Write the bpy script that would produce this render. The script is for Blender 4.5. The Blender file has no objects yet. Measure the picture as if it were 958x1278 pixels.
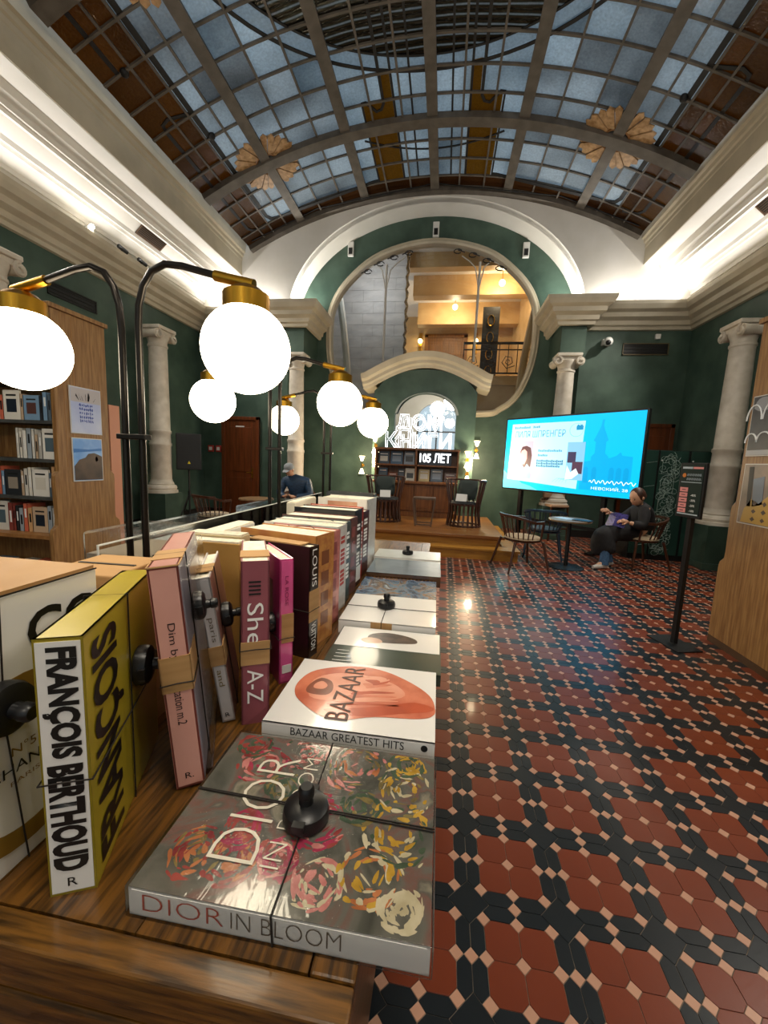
import bpy, bmesh, math, random
from mathutils import Vector, Matrix
from mathutils.geometry import tessellate_polygon
random.seed(7)
scene = bpy.context.scene
COL = scene.collection
# ------------------------------------------------------------------ camera
cam = bpy.data.cameras.new('camera'); camo = bpy.data.objects.new('camera', cam); COL.objects.link(camo)
_R = Vector((0.98805166, 0.14850719, 0.04122528)); _U = Vector((-0.05936959, 0.11989707, 0.99100956)); _F = Vector((-0.14222926, 0.98161617, -0.12728131))
m = Matrix.Identity(4)
for i in range(3):
    m[i][0] = _R[i]; m[i][1] = _U[i]; m[i][2] = -_F[i]
m[2][3] = 1.5
camo.matrix_world = m
cam.sensor_fit = 'HORIZONTAL'; cam.sensor_width = 36.0; cam.lens = 36.0*496.61/958; cam.clip_start = .02
scene.camera = camo
# ------------------------------------------------------------------ view, world, large lights
vs = scene.view_settings
vs.view_transform = 'Standard'; vs.look = 'None'; vs.gamma = 1; vs.use_curve_mapping = False
vs.exposure = 1.15
w = bpy.data.worlds.new('sky'); scene.world = w; w.use_nodes = True
w.node_tree.nodes['Background'].inputs[0].default_value = (.74, .87, 1, 1)
w.node_tree.nodes['Background'].inputs[1].default_value = .45
try: scene.cycles.max_bounces = 8; scene.cycles.sample_clamp_indirect = 6; scene.cycles.caustics_reflective = False; scene.cycles.caustics_refractive = False
except Exception: pass
def area(name, loc, direction, sx, sy, power, col, spread=math.pi):
    l = bpy.data.lights.new(name, 'AREA'); l.shape = 'RECTANGLE'; l.size = sx; l.size_y = sy; l.energy = power; l.color = col; l.spread = spread
    o = bpy.data.objects.new(name, l); COL.objects.link(o); o.location = loc
    o.rotation_euler = Vector(direction).to_track_quat('-Z', 'Y').to_euler()
    return o
def point(name, loc, power, col, r=.05):
    l = bpy.data.lights.new(name, 'POINT'); l.energy = power; l.color = col; l.shadow_soft_size = r
    o = bpy.data.objects.new(name, l); COL.objects.link(o); o.location = loc; return o
def spot(name, loc, direction, power, col, ang=60, blend=.6, r=.03):
    l = bpy.data.lights.new(name, 'SPOT'); l.energy = power; l.color = col; l.spot_size = math.radians(ang); l.spot_blend = blend; l.shadow_soft_size = r
    o = bpy.data.objects.new(name, l); COL.objects.link(o); o.location = loc
    o.rotation_euler = Vector(direction).to_track_quat('-Z', 'Y').to_euler(); return o
XLc, XRc = -5.50, 4.33
# cove light: LED strips lying on the wall cornices, shining up at the white coves
for sx, name in ((-5.62, 'cove_light_left'), (4.42, 'cove_light_right')):
    for k in range(3):
        area(name, (sx, -1.2+4.2*k, 4.9), ((1.0 if sx < 0 else -1.0), 0, 1), 4.1, .05, 12, (1, .97, .93))
area('cove_light_back', (3.55, 8.93, 4.9), (0, .25, 1), 1.7, .04, 6, (1, .95, .88))
area('cove_light_back', (-4.75, 8.93, 4.9), (0, .25, 1), 1.7, .04, 6, (1, .95, .88))
for sx in (-3.5, 2.46):
    spot('niche_uplight', (sx, 9.5, 4.72), (.3 if sx < 0 else -.3, 0.05, 2.2), 80, (1, .97, .9), 110, .9, .06)
# spotlights standing on the cornices, aimed down into the hall
for sx, tx in ((XLc, -1.6), (XRc, .6)):
    for yv, pw in ((-2.6, 30), (-.4, 30), (2.0, 50), (4.05, 105), (5.9, 125), (7.9, 165)):
        spot('cornice_spot', (sx, yv, 4.98), (tx-sx, .5, -4.6), pw, (1, .93, .82), 95, .9, .05)
point('chandelier_fill_light', (.2, .1, 4.2), 85, (1, .9, .75), .35)
point('chandelier_fill_light', (-.5, -2.4, 4.2), 60, (1, .9, .75), .35)  # extra light added behind the viewer, without a chandelier of its own
# ------------------------------------------------------------------ helpers
def lin(c):
    if isinstance(c, str):
        c = [int(c[i:i+2], 16)/255 for i in (0, 2, 4)]
        c = [x/12.92 if x <= .04045 else ((x+.055)/1.055)**2.4 for x in c]
    return (*c[:3], 1)
MATS = {}
def mat(name, col='808080', rough=.5, metal=0, col2=None, scale=8, stretch=(1, 1, 1), detail=4, bump=0, bscale=None, emit=0, ecol=None, coat=0, spec=.5, lo=.35, hi=.65, coord='Object', alpha=1, trans=0, ior=1.45):
    if name in MATS: return MATS[name]
    m = bpy.data.materials.new(name); m.use_nodes = True; nt = m.node_tree; b = nt.nodes['Principled BSDF']
    b.inputs['Base Color'].default_value = lin(col); b.inputs['Roughness'].default_value = rough; b.inputs['Metallic'].default_value = metal
    b.inputs['Coat Weight'].default_value = coat; b.inputs['Coat Roughness'].default_value = .08; b.inputs['Specular IOR Level'].default_value = spec
    b.inputs['Transmission Weight'].default_value = trans; b.inputs['IOR'].default_value = ior
    if emit: b.inputs['Emission Color'].default_value = lin(ecol or col); b.inputs['Emission Strength'].default_value = emit
    if col2 or bump:
        tc = nt.nodes.new('ShaderNodeTexCoord'); mp = nt.nodes.new('ShaderNodeMapping'); mp.inputs['Scale'].default_value = stretch
        nt.links.new(tc.outputs[coord], mp.inputs[0])
        nz = nt.nodes.new('ShaderNodeTexNoise'); nz.inputs['Scale'].default_value = scale; nz.inputs['Detail'].default_value = detail
        nt.links.new(mp.outputs[0], nz.inputs['Vector'])
        if col2:
            rp = nt.nodes.new('ShaderNodeValToRGB'); rp.color_ramp.elements[0].position = lo; rp.color_ramp.elements[1].position = hi
            rp.color_ramp.elements[0].color = lin(col); rp.color_ramp.elements[1].color = lin(col2)
            nt.links.new(nz.outputs[0], rp.inputs[0]); nt.links.new(rp.outputs[0], b.inputs['Base Color'])
        if bump:
            src = nz
            if bscale:
                src = nt.nodes.new('ShaderNodeTexNoise'); src.inputs['Scale'].default_value = bscale; nt.links.new(mp.outputs[0], src.inputs['Vector'])
            bp = nt.nodes.new('ShaderNodeBump'); bp.inputs['Strength'].default_value = bump; bp.inputs['Distance'].default_value = .01
            nt.links.new(src.outputs[0], bp.inputs['Height']); nt.links.new(bp.outputs[0], b.inputs['Normal'])
    MATS[name] = m; return m
def wood(name, a, b, axis='z', scale=6, rough=.45, coat=0, coord='Object'):
    st = {'x': (.12, 1.6, 1.6), 'y': (1.6, .12, 1.6), 'z': (1.6, 1.6, .12)}[axis]
    return mat(name, a, rough, col2=b, scale=scale*3.5, stretch=st, detail=10, bump=.08, coat=coat, lo=.36, hi=.62, coord=coord)
def props(o, label=None, category=None, group=None, kind=None):
    if label: o['label'] = label
    if category: o['category'] = category
    if group: o['group'] = group
    if kind: o['kind'] = kind
    return o
def empty(name, loc=(0, 0, 0), rz=0, label=None, category=None, group=None, kind=None, parent=None, mw=None):
    o = bpy.data.objects.new(name, None); COL.objects.link(o); o.empty_display_size = .05
    if mw is not None: o.matrix_world = mw
    else: o.location = loc; o.rotation_euler = (0, 0, rz)
    if parent: o.parent = parent
    return props(o, label, category, group, kind)
class MB:
    def __init__(s): s.v = []; s.f = []
    def add(s, vs, fs):
        n = len(s.v); s.v += [tuple(v) for v in vs]; s.f += [tuple(i+n for i in f) for f in fs]; return s
    def hexa(s, p):   # 8 points: bottom ring 0-3, top ring 4-7
        return s.add(p, [(3, 2, 1, 0), (4, 5, 6, 7), (0, 1, 5, 4), (1, 2, 6, 5), (2, 3, 7, 6), (3, 0, 4, 7)])
    def box(s, x0, x1, y0, y1, z0, z1):
        return s.hexa([(x0, y0, z0), (x1, y0, z0), (x1, y1, z0), (x0, y1, z0), (x0, y0, z1), (x1, y0, z1), (x1, y1, z1), (x0, y1, z1)])
    def obox(s, c, size, rot=None):
        hx, hy, hz = [q/2 for q in size]; R = rot or Matrix.Identity(3); c = Vector(c)
        return s.hexa([c+R @ Vector(q) for q in ((-hx, -hy, -hz), (hx, -hy, -hz), (hx, hy, -hz), (-hx, hy, -hz), (-hx, -hy, hz), (hx, -hy, hz), (hx, hy, hz), (-hx, hy, hz))])
    def bar(s, a, b, w, h=None, up=(0, 0, 1)):   # rectangular bar from a to b
        a, b = Vector(a), Vector(b); d = (b-a).normalized(); u = Vector(up)
        if abs(d.dot(u)) > .98: u = Vector((0, 1, 0))
        x = d.cross(u).normalized(); y = x.cross(d); h = h or w; x = x*w/2; y = y*h/2
        return s.hexa([a-x-y, a+x-y, a+x+y, a-x+y, b-x-y, b+x-y, b+x+y, b-x+y])
    def tube(s, pts, r, n=8, closed=False, caps=True):
        pts = [Vector(q) for q in pts]; N = len(pts); rs = r if isinstance(r, (list, tuple)) else [r]*N
        base = len(s.v); ref = None
        for i, q in enumerate(pts):
            if closed: d = pts[(i+1) % N]-pts[i-1]
            else: d = pts[min(i+1, N-1)]-pts[max(i-1, 0)]
            d.normalize()
            if ref is None:
                ref = Vector((0, 0, 1)) if abs(d.z) < .9 else Vector((1, 0, 0))
            x = ref-d*ref.dot(d); x.normalize(); ref = x; y = d.cross(x)
            for k in range(n):
                a = 2*math.pi*k/n; s.v.append(tuple(q+(x*math.cos(a)+y*math.sin(a))*rs[i]))
        for i in range(N if closed else N-1):
            j = (i+1) % N
            for k in range(n):
                k2 = (k+1) % n; s.f.append((base+i*n+k, base+i*n+k2, base+j*n+k2, base+j*n+k))
        if caps and not closed:
            s.f.append(tuple(base+k for k in reversed(range(n)))); s.f.append(tuple(base+(N-1)*n+k for k in range(n)))
        return s
    def lathe(s, prof, c=(0, 0, 0), n=24, sx=1, sy=1):   # prof: (r, z) from bottom up
        base = len(s.v)
        for r, z in prof:
            for k in range(n):
                a = 2*math.pi*k/n; s.v.append((c[0]+r*math.cos(a)*sx, c[1]+r*math.sin(a)*sy, c[2]+z))
        for i in range(len(prof)-1):
            for k in range(n):
                k2 = (k+1) % n; s.f.append((base+i*n+k, base+i*n+k2, base+(i+1)*n+k2, base+(i+1)*n+k))
        if prof[0][0] > 1e-6: s.f.append(tuple(base+k for k in reversed(range(n))))
        if prof[-1][0] > 1e-6: s.f.append(tuple(base+(len(prof)-1)*n+k for k in range(n)))
        return s
    def ball(s, c, r, n=16, sz=1):
        return s.lathe([(max(r*math.sin(math.pi*i/n), 1e-7), -r*sz*math.cos(math.pi*i/n)) for i in range(n+1)], c, 2*n)
    def sheet(s, outer, holes=(), t=.1, fr=None):
        """flat plate with holes: 2D outlines, thickness t along the frame normal. fr(u,v,w)->xyz"""
        loops = [list(outer)]+[list(h) for h in holes]; fr = fr or (lambda u, v, w: (u, v, w))
        pl = [q for l in loops for q in l]; n = len(pl); base = len(s.v)
        tri = tessellate_polygon([[Vector((a, b, 0)) for a, b in l] for l in loops])
        s.v += [tuple(fr(a, b, 0)) for a, b in pl]+[tuple(fr(a, b, t)) for a, b in pl]
        for a, b, c in tri: s.f.append((base+a, base+b, base+c)); s.f.append((base+n+c, base+n+b, base+n+a))
        k = 0
        for l in loops:
            for i in range(len(l)):
                j = (i+1) % len(l); s.f.append((base+k+i, base+k+j, base+n+k+j, base+n+k+i))
            k += len(l)
        return s
    def sweep(s, prof, path, close_ends=True):
        """profile list of (a,b) placed by path frames: each frame is (origin, ua, ub)"""
        base = len(s.v); n = len(prof)
        for o, ua, ub in path:
            o, ua, ub = Vector(o), Vector(ua), Vector(ub)
            for a, b in prof: s.v.append(tuple(o+ua*a+ub*b))
        for i in range(len(path)-1):
            for k in range(n):
                k2 = (k+1) % n; s.f.append((base+i*n+k, base+i*n+k2, base+(i+1)*n+k2, base+(i+1)*n+k))
        if close_ends:
            s.f.append(tuple(base+k for k in range(n))); s.f.append(tuple(base+(len(path)-1)*n+k for k in reversed(range(n))))
        return s
    def mesh(s, name, bevel=0, fix=True):
        me = bpy.data.meshes.new(name); me.from_pydata(s.v, [], s.f); me.update()
        if fix or bevel:
            b = bmesh.new(); b.from_mesh(me)
            bmesh.ops.recalc_face_normals(b, faces=b.faces)
            if bevel:
                es = [e for e in b.edges if len(e.link_faces) == 2 and e.calc_face_angle(0) > .5]
                bmesh.ops.bevel(b, geom=es, offset=bevel, segments=2, profile=.5, affect='EDGES')
            b.to_mesh(me); b.free()
        return me
    def build(s, name, material, parent=None, smooth=False, bevel=0, fix=True, loc=None, **pr):
        me = s.mesh(name, bevel, fix); me.materials.append(material)
        if smooth:
            for q in me.polygons: q.use_smooth = True
            if smooth != 'all':
                try: me.set_sharp_from_angle(angle=.7)
                except Exception: pass
        o = bpy.data.objects.new(name, me); COL.objects.link(o)
        if loc: o.location = loc
        if parent: o.parent = parent
        return props(o, **pr)
def copy_tree(o, parent=None):
    c = o.copy(); COL.objects.link(c); c.parent = parent
    for ch in list(o.children): copy_tree(ch, c)
    return c
_dg = None
def text_mesh(s, w, h, ext=.0006, res=3, bold=0):
    """mesh of a text, its bounding box scaled to w by h, lower left at 0,0, lying in XY"""
    cu = bpy.data.curves.new('t', 'FONT'); cu.body = s; cu.resolution_u = res; cu.offset = bold
    ob = bpy.data.objects.new('t', cu); COL.objects.link(ob)
    dg = bpy.context.evaluated_depsgraph_get(); dg.update()
    me = bpy.data.meshes.new_from_object(ob.evaluated_get(dg)); bpy.data.objects.remove(ob); bpy.data.curves.remove(cu)
    xs = [v.co.x for v in me.vertices]; ys = [v.co.y for v in me.vertices]
    x0, y0 = min(xs), min(ys); kx = w/max(max(xs)-x0, 1e-6); ky = h/max(max(ys)-y0, 1e-6)
    for v in me.vertices: v.co = ((v.co.x-x0)*kx, (v.co.y-y0)*ky, 0)
    return me
def text(name, s, w, h, o, u, v, material, parent=None, bold=0, lift=.0006, **pr):
    """text laid in the plane spanned by u (reading direction) and v (glyph up) with lower left corner o"""
    me = text_mesh(s, w, h, bold=bold); u = Vector(u).normalized(); v = Vector(v).normalized(); n = u.cross(v); o = Vector(o)+n*lift
    for q in me.vertices: q.co = o+u*q.co.x+v*q.co.y
    me.name = name; me.materials.clear(); me.materials.append(material)
    ob = bpy.data.objects.new(name, me); COL.objects.link(ob)
    if parent: ob.parent = parent
    return props(ob, **pr)
def ell(cx, cz, rx, rz, a0, a1, n): return [(cx+rx*math.cos(math.radians(a0+(a1-a0)*i/n)), cz+rz*math.sin(math.radians(a0+(a1-a0)*i/n))) for i in range(n+1)]
# ------------------------------------------------------------------ materials of the shell
GREEN = mat('green_venetian_plaster', '31463c', .5, col2='4b6154', scale=2.1, detail=10, bump=.15, bscale=9, lo=.32, hi=.72)
WHITE = mat('white_paint', 'e2ded6', .6, col2='d6d2c8', scale=1.5)
CREAM = mat('cream_trim_paint', 'c9bfa9', .5, col2='b8ae98', scale=2.5)
OLIVE = mat('warm_grey_fascia_paint', 'bdb39c', .5, col2='aaa08a', scale=2)
STONE = mat('column_stone', 'd8d0c2', .45, col2='c4bbab', scale=6, bump=.05)
GROUT = mat('grout', '8d7f70', .8, col2='75685b', scale=20)
XL, XR, YB, YF = -5.95, 4.78, 9.25, -4.5
CX = -.53
# ------------------------------------------------------------------ floor with geometric tiles
floor = MB().box(XL-.1, XR+.1, YF-.1, 9.95, -.12, -.0035).build('floor', GROUT, kind='structure')
P = .310643; PX, PY = .172511, 1.546810; c_ = .0745*P; s_ = P/2-2*c_; w_ = 2*c_; g = .0011; TH = .0038
def tmat(n, a, b):
    return mat(n, a, .33, col2=b, scale=1.3, detail=6, bump=.03, bscale=60, coat=.12, lo=.25, hi=.8)
RED = tmat('red_floor_tile', '80391f', '642a14'); BLK = tmat('black_floor_tile', '12181d', '1c2328'); PNK = tmat('pink_floor_tile', 'cb9b82', 'b78a72')
def tilemesh(poly, name):
    cxm = sum(q[0] for q in poly)/len(poly); cym = sum(q[1] for q in poly)/len(poly)
    n = len(poly); inset = []
    # offset the outline inward by the half joint
    for i in range(n):
        p0, p1, p2 = [Vector(poly[(i+k) % n]) for k in (-1, 0, 1)]
        d1 = (p1-p0).normalized(); d2 = (p2-p1).normalized(); n1 = Vector((-d1.y, d1.x)); n2 = Vector((-d2.y, d2.x))
        b = (n1+n2); b = b/max(b.length_squared/2, .3)
        inset.append(tuple(p1+b*g))
    k = .0008
    top = [(cxm+(x-cxm)*(1-k*14), cym+(y-cym)*(1-k*14)) for x, y in inset]
    v = [(x, y, -TH) for x, y in inset]+[(x, y, -.0007) for x, y in inset]+[(x, y, 0) for x, y in top]
    f = []
    for i in range(n):
        j = (i+1) % n; f += [(i, j, n+j, n+i), (n+i, n+j, 2*n+j, 2*n+i)]
    f.append(tuple(range(2*n, 3*n)))
    return v, f
octo = [(c_, 0), (s_-c_, 0), (s_, c_), (s_, s_-c_), (s_-c_, s_), (c_, s_), (0, s_-c_), (0, c_)]
hexx = [(w_, c_), (3*c_, 0), (P/2-c_, 0), (P/2, c_), (P/2-c_, w_), (w_+c_, w_)]
dia = [(3*c_, 0), (0, 3*c_), (-3*c_, 0), (0, -3*c_)]
sml = [(c_, 0), (0, c_), (-c_, 0), (0, -c_)]
def xf(poly, fn):
    q = [fn(x, y) for x, y in poly]
    A = sum(q[i][0]*q[(i+1) % len(q)][1]-q[(i+1) % len(q)][0]*q[i][1] for i in range(len(q)))
    return q if A > 0 else q[::-1]
KINDS = {}
def kind(name, m, poly):
    v, f = tilemesh(poly, name); KINDS[name] = KINDS.get(name, [])+[(v, f, m)]
# tiles of one period cell whose big square sits at the cell's origin
cell = [('octagon_tile', RED, [xf(octo, lambda x, y, a=a, b=b: (P/2+(x if a else -x), P/2+(y if b else -y))) for a in (0, 1) for b in (0, 1)]),
        ('hexagon_tile', BLK, [xf(hexx, fn) for fn in (
            lambda x, y: (x, y), lambda x, y: (P-x, y), lambda x, y: (x, -y), lambda x, y: (P-x, -y),
            lambda x, y: (y, x), lambda x, y: (y, P-x), lambda x, y: (-y, x), lambda x, y: (-y, P-x))]),
        ('square_tile', BLK, [dia]),
        ('small_square_tile', PNK, [[(x+a, y+b) for x, y in sml] for a, b in (
            (P/2, P/2), (P/2, 0), (0, P/2), (P/2, w_), (P/2, -w_), (w_, P/2), (-w_, P/2), (w_, w_), (-w_, w_), (w_, -w_), (-w_, -w_))])]
def proj(X, Y, Z):
    d = Vector((X, Y, Z-1.5)); z = d.dot(_F)
    return None if z < .05 else (479+496.61*d.dot(_R)/z, 639-496.61*d.dot(_U)/z, z)
i0, i1 = int((XL-PX)/P)-1, int((XR-PX)/P)+1; j0, j1 = int((-1.5-PY)/P)-1, int((9.9-PY)/P)
for name, m_, polys in cell:
    data = [tilemesh(q, name) for q in polys]; mesh = []
    for v, f in data:
        cx0 = sum(q[0] for q in v)/len(v); cy0 = sum(q[1] for q in v)/len(v)
        mesh.append((cx0, cy0, v, f, None))
    insts = []
    for i in range(i0, i1+1):
        for j in range(j0, j1+1):
            for k, (cx0, cy0, v, f, _) in enumerate(mesh):
                X, Y = PX+i*P+cx0, PY+j*P+cy0
                if X < XL or X > XR or Y > 9.85: continue
                q = proj(X, Y, 0); vis = q and -30 < q[0] < 988 and q[1] < 1310
                hid = X < -.05 and Y < 2.6 and X > -1.5 or (Y < 4 and X < -.1)   # under the display table and behind it
                insts.append((q[2] if vis and not hid else 1e3+abs(X)+abs(Y), X, Y, k))
    insts.sort(key=lambda q: q[0])
    lim = 300 if name != 'square_tile' else 150
    shared = {}
    for n_, (zz, X, Y, k) in enumerate(insts[:lim]):
        if k not in shared:
            cx0, cy0, v, f, _ = mesh[k]; me = bpy.data.meshes.new(name); me.from_pydata([(a-cx0, b-cy0, z) for a, b, z in v], [], f); me.materials.append(m_); shared[k] = me
        o = bpy.data.objects.new(name, shared[k]); COL.objects.link(o); o.location = (X, Y, 0); o.parent = floor
    rest = MB()
    for zz, X, Y, k in insts[lim:]:
        cx0, cy0, v, f, _ = mesh[k]; rest.add([(a-cx0+X, b-cy0+Y, z) for a, b, z in v], f)
    rest.build(name+'_field', m_, floor, fix=False, kind='stuff')
# ------------------------------------------------------------------ walls
MB().box(XL-.2, XL, YF, YB+.1, 0, 4.9).build('wall_left', GREEN, kind='structure')
MB().box(XR, XR+.2, YF, YB+.1, 0, 4.9).build('wall_right', GREEN, kind='structure')
NL, NR, NY = -3.76, 2.70, 9.9           # niche sides and inner wall
wb = MB()
wb.box(XL-.2, NL, YB, YB+.2, 0, 4.8).box(NR, XR+.2, YB, YB+.2, 0, 4.8)
wb.box(NL-.2, NL, YB+.2, NY+.1, 0, 4.72).box(NR, NR+.2, YB+.2, NY+.1, 0, 4.72)
wall_back = wb.build('wall_back', GREEN, kind='structure')
# white gable above the cornice with the arch cut out, and its deep soffit
A_ = ell(CX, 4.7, 3.23, 2.38, 0, 180, 48)
gab = [(XR+.2, 4.72), (XR+.2, 7.6), (XL-.2, 7.6), (XL-.2, 4.72)]
outer = gab+A_[::-1]
MB().sheet(outer, t=.2, fr=lambda u, v, w: (u, YB-.05+w, v)).build('wall_back_gable', WHITE, kind='structure')
so = MB()
so.sweep([(0, 0), (0, .68), (.12, .68), (.12, 0)], [((x, YB, z), ((x-CX)/3.23, 0, (z-4.7)/2.38), (0, 1, 0)) for x, z in A_])
so.build('trim_1', WHITE, smooth=True, kind='structure', label='white soffit of the deep arch')
# niche inner wall with the big round window
WH = [(1.84, 4.58), (1.76, 5.18), (1.38, 5.74), (.63, 6.27), (-.54, 6.5)]
WHR = [(1.79, 3.85), (1.55, 3.2), (1.19, 2.87), (.70, 2.75)]
def catmull(p, n=6, closed=True):
    out = []; N = len(p)
    for i in range(N):
        q = [Vector(p[(i+k) % N]) for k in (-1, 0, 1, 2)]
        for j in range(n):
            t = j/n
            out.append(tuple(.5*((2*q[1])+(-q[0]+q[2])*t+(2*q[0]-5*q[1]+4*q[2]-q[3])*t*t+(-q[0]+3*q[1]-3*q[2]+q[3])*t**3)))
    return out
half = WHR[::-1]+WH                      # bottom right round to the top
win = half+[(-1.08-x, z) for x, z in half[:-1]][::-1]
WIN = catmull(win, 5)
MB().sheet([(NL-.1, 0), (NR+.1, 0), (NR+.1, 7.4), (NL-.1, 7.4)], [WIN], t=.15, fr=lambda u, v, w: (u, NY+w, v)).build('wall_niche', GREEN, kind='structure')
def offs(poly, d):
    n = len(poly); out = []
    for i in range(n):
        a, b = Vector(poly[i-1]), Vector(poly[(i+1) % n]); t = (b-a).normalized(); out.append((poly[i][0]+t.y*d, poly[i][1]-t.x*d))
    return out
def ringtrim(poly, y, prof):   # prof (outward, toward the room)
    n = len(poly); path = []
    for i in list(range(n))+[0]:
        a, b = Vector(poly[i-1]), Vector(poly[(i+1) % n]); t = (b-a).normalized()
        path.append(((poly[i][0], y, poly[i][1]), (t.y, 0, -t.x), (0, -1, 0)))
    return MB().sweep(prof, path, close_ends=False)
window = empty('window_1', (0, 0, 0), kind='structure', label='great round window in the green niche')
ringtrim(WIN, NY, [(-.01, -.16), (-.01, .05), (.03, .07), (.06, .06), (.08, .03), (.11, .03), (.13, 0), (.13, -.02)]).build('window_frame', CREAM, window, smooth=True)
GL = bpy.data.materials.new('window_glass'); GL.use_nodes = True; _n = GL.node_tree; _n.nodes.clear()
_o = _n.nodes.new('ShaderNodeOutputMaterial'); _t = _n.nodes.new('ShaderNodeBsdfTransparent'); _gl = _n.nodes.new('ShaderNodeBsdfGlossy'); _mx = _n.nodes.new('ShaderNodeMixShader'); _fr = _n.nodes.new('ShaderNodeFresnel')
_gl.inputs['Roughness'].default_value = .02; _fr.inputs['IOR'].default_value = 1.5; _t.inputs[0].default_value = (.95, .97, .96, 1)
_n.links.new(_fr.outputs[0], _mx.inputs[0]); _n.links.new(_t.outputs[0], _mx.inputs[1]); _n.links.new(_gl.outputs[0], _mx.inputs[2]); _n.links.new(_mx.outputs[0], _o.inputs[0])
MB().sheet(WIN, t=.01, fr=lambda u, v, w: (u, NY+.06+w, v)).build('pane', GL, window)
IRON = mat('white_enamelled_iron', 'c9c4ba', .4); DIRON = mat('wrought_iron', '1d1a18', .5)
for sx in (-1, 1):
    x = -.54+sx*1.08
    mu = MB().tube([(x, NY+.05, 3.9), (x, NY+.05, 6.1)], .028, 8)
    for s in (-1, 1):
        mu.tube([(x, NY+.04, 5.5), (x+s*.05, NY+.04, 5.75), (x+s*.10, NY+.04, 5.98), (x+s*.24, NY+.04, 6.12), (x+s*.42, NY+.04, 6.14-.1*s*sx)], .014, 6)
    mu.build('mullion', IRON, window, smooth=True)
    br = MB()
    for k in range(4):
        a = math.radians(90-sx*(14+k*9)); rr = 1.0
        px_, pz_ = -.54+2.32*math.cos(a), 4.62+1.8*math.sin(a)
        br.tube([(px_+.09*math.cos(t), NY+.03, pz_-.03+.05*math.sin(t)) for t in [i*.7 for i in range(9)]], .012, 5)
        br.tube([(px_, NY+.03, pz_), (px_+.16*sx, NY+.03, pz_-.06)], .014, 5)
    br.build('scroll', DIRON, window)
# ------------------------------------------------------------------ cornices
CP = [(0, 4.36), (.05, 4.37), (.06, 4.43), (.10, 4.45), (.11, 4.53), (.20, 4.58), (.21, 4.66), (.29, 4.70), (.33, 4.78), (.34, 4.84), (0, 4.86)]
def cornice(name, pts, label):
    """pts: plan polyline, the profile points to the right-hand side of travel"""
    path = []; n = len(pts); pv = [Vector((x, y)) for x, y in pts]
    for i in range(n):
        d1 = (pv[i]-pv[i-1]).normalized() if i else (pv[1]-pv[0]).normalized()
        d2 = (pv[i+1]-pv[i]).normalized() if i < n-1 else d1
        n1 = Vector((d1.y, -d1.x)); n2 = Vector((d2.y, -d2.x)); b = n1+n2; b = b/(b.length_squared/2)
        path.append(((pv[i].x, pv[i].y, 0), (b.x, b.y, 0), (0, 0, 1)))
    return MB().sweep(CP, path).build(name, CREAM, kind='structure', label=label)
cornice('trim_2', [(XL, YF), (XL, YB), (NL-.05, YB), (NL-.05, YB-.35), (NL+.55, YB-.35), (NL+.55, YB+.6)], 'cream cornice along the left wall and round its impost')
cornice('trim_3', [(NR-.55, YB+.6), (NR-.55, YB-.35), (NR+.05, YB-.35), (NR+.05, YB), (XR, YB), (XR, YF)], 'cream cornice along the right wall and round its impost')
for nm, x0, x1 in (('trim_4', NL-.05, NL+.55), ('trim_5', NR-.55, NR+.05)):
    MB().box(x0+.06, x1-.06, YB-.30, NY, 3.82, 4.4).build(nm, GREEN, kind='structure', label='green impost block over the column')
# coves and fascia beams either side of the vault
def hall_run(name, prof, m, label):   # prof (x, z) closed, run the length of the hall
    return MB().sweep(prof, [((0, YF, 0), (1, 0, 0), (0, 0, 1)), ((0, YB, 0), (1, 0, 0), (0, 0, 1))]).build(name, m, kind='structure', label=label)
cov = [(0, 4.80), (.03, 4.80), (.05, 4.98), (.09, 4.98), (.10, 5.03), (.14, 5.02), (.15, 5.08), (.26, 5.21), (.27, 5.17), (.31, 5.17), (.32, 5.22), (.36, 5.21), (.38, 5.27), (.55, 5.42), (.56, 5.37), (.60, 5.37), (.61, 5.42), (.66, 5.41), (.68, 5.47), (.74, 5.52), (.78, 5.60), (1.06, 5.61)]
fas = [(1.062, 5.615), (1.075, 5.615), (1.075, 5.92), (1.085, 5.94), (1.085, 6.0), (1.11, 6.02), (1.12, 6.08), (1.16, 6.1), (1.17, 6.22)]
back = [(1.06, 6.4), (-.2, 6.4), (-.2, 4.8)]
for nm, sgn, x in (('left', 1, XL), ('right', -1, XR)):
    hall_run('ceiling_cove_'+nm, [(x+sgn*a, z) for a, z in cov+[(1.06, 5.75), (-.2, 5.75), (-.2, 4.8)]], WHITE, 'white moulded cove above the cornice')
    hall_run('ceiling_beam_'+nm, [(x+sgn*a, z) for a, z in fas+[(1.17, 6.5), (1.062, 6.5)]], OLIVE, 'warm grey fascia beam carrying the glass vault')
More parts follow.
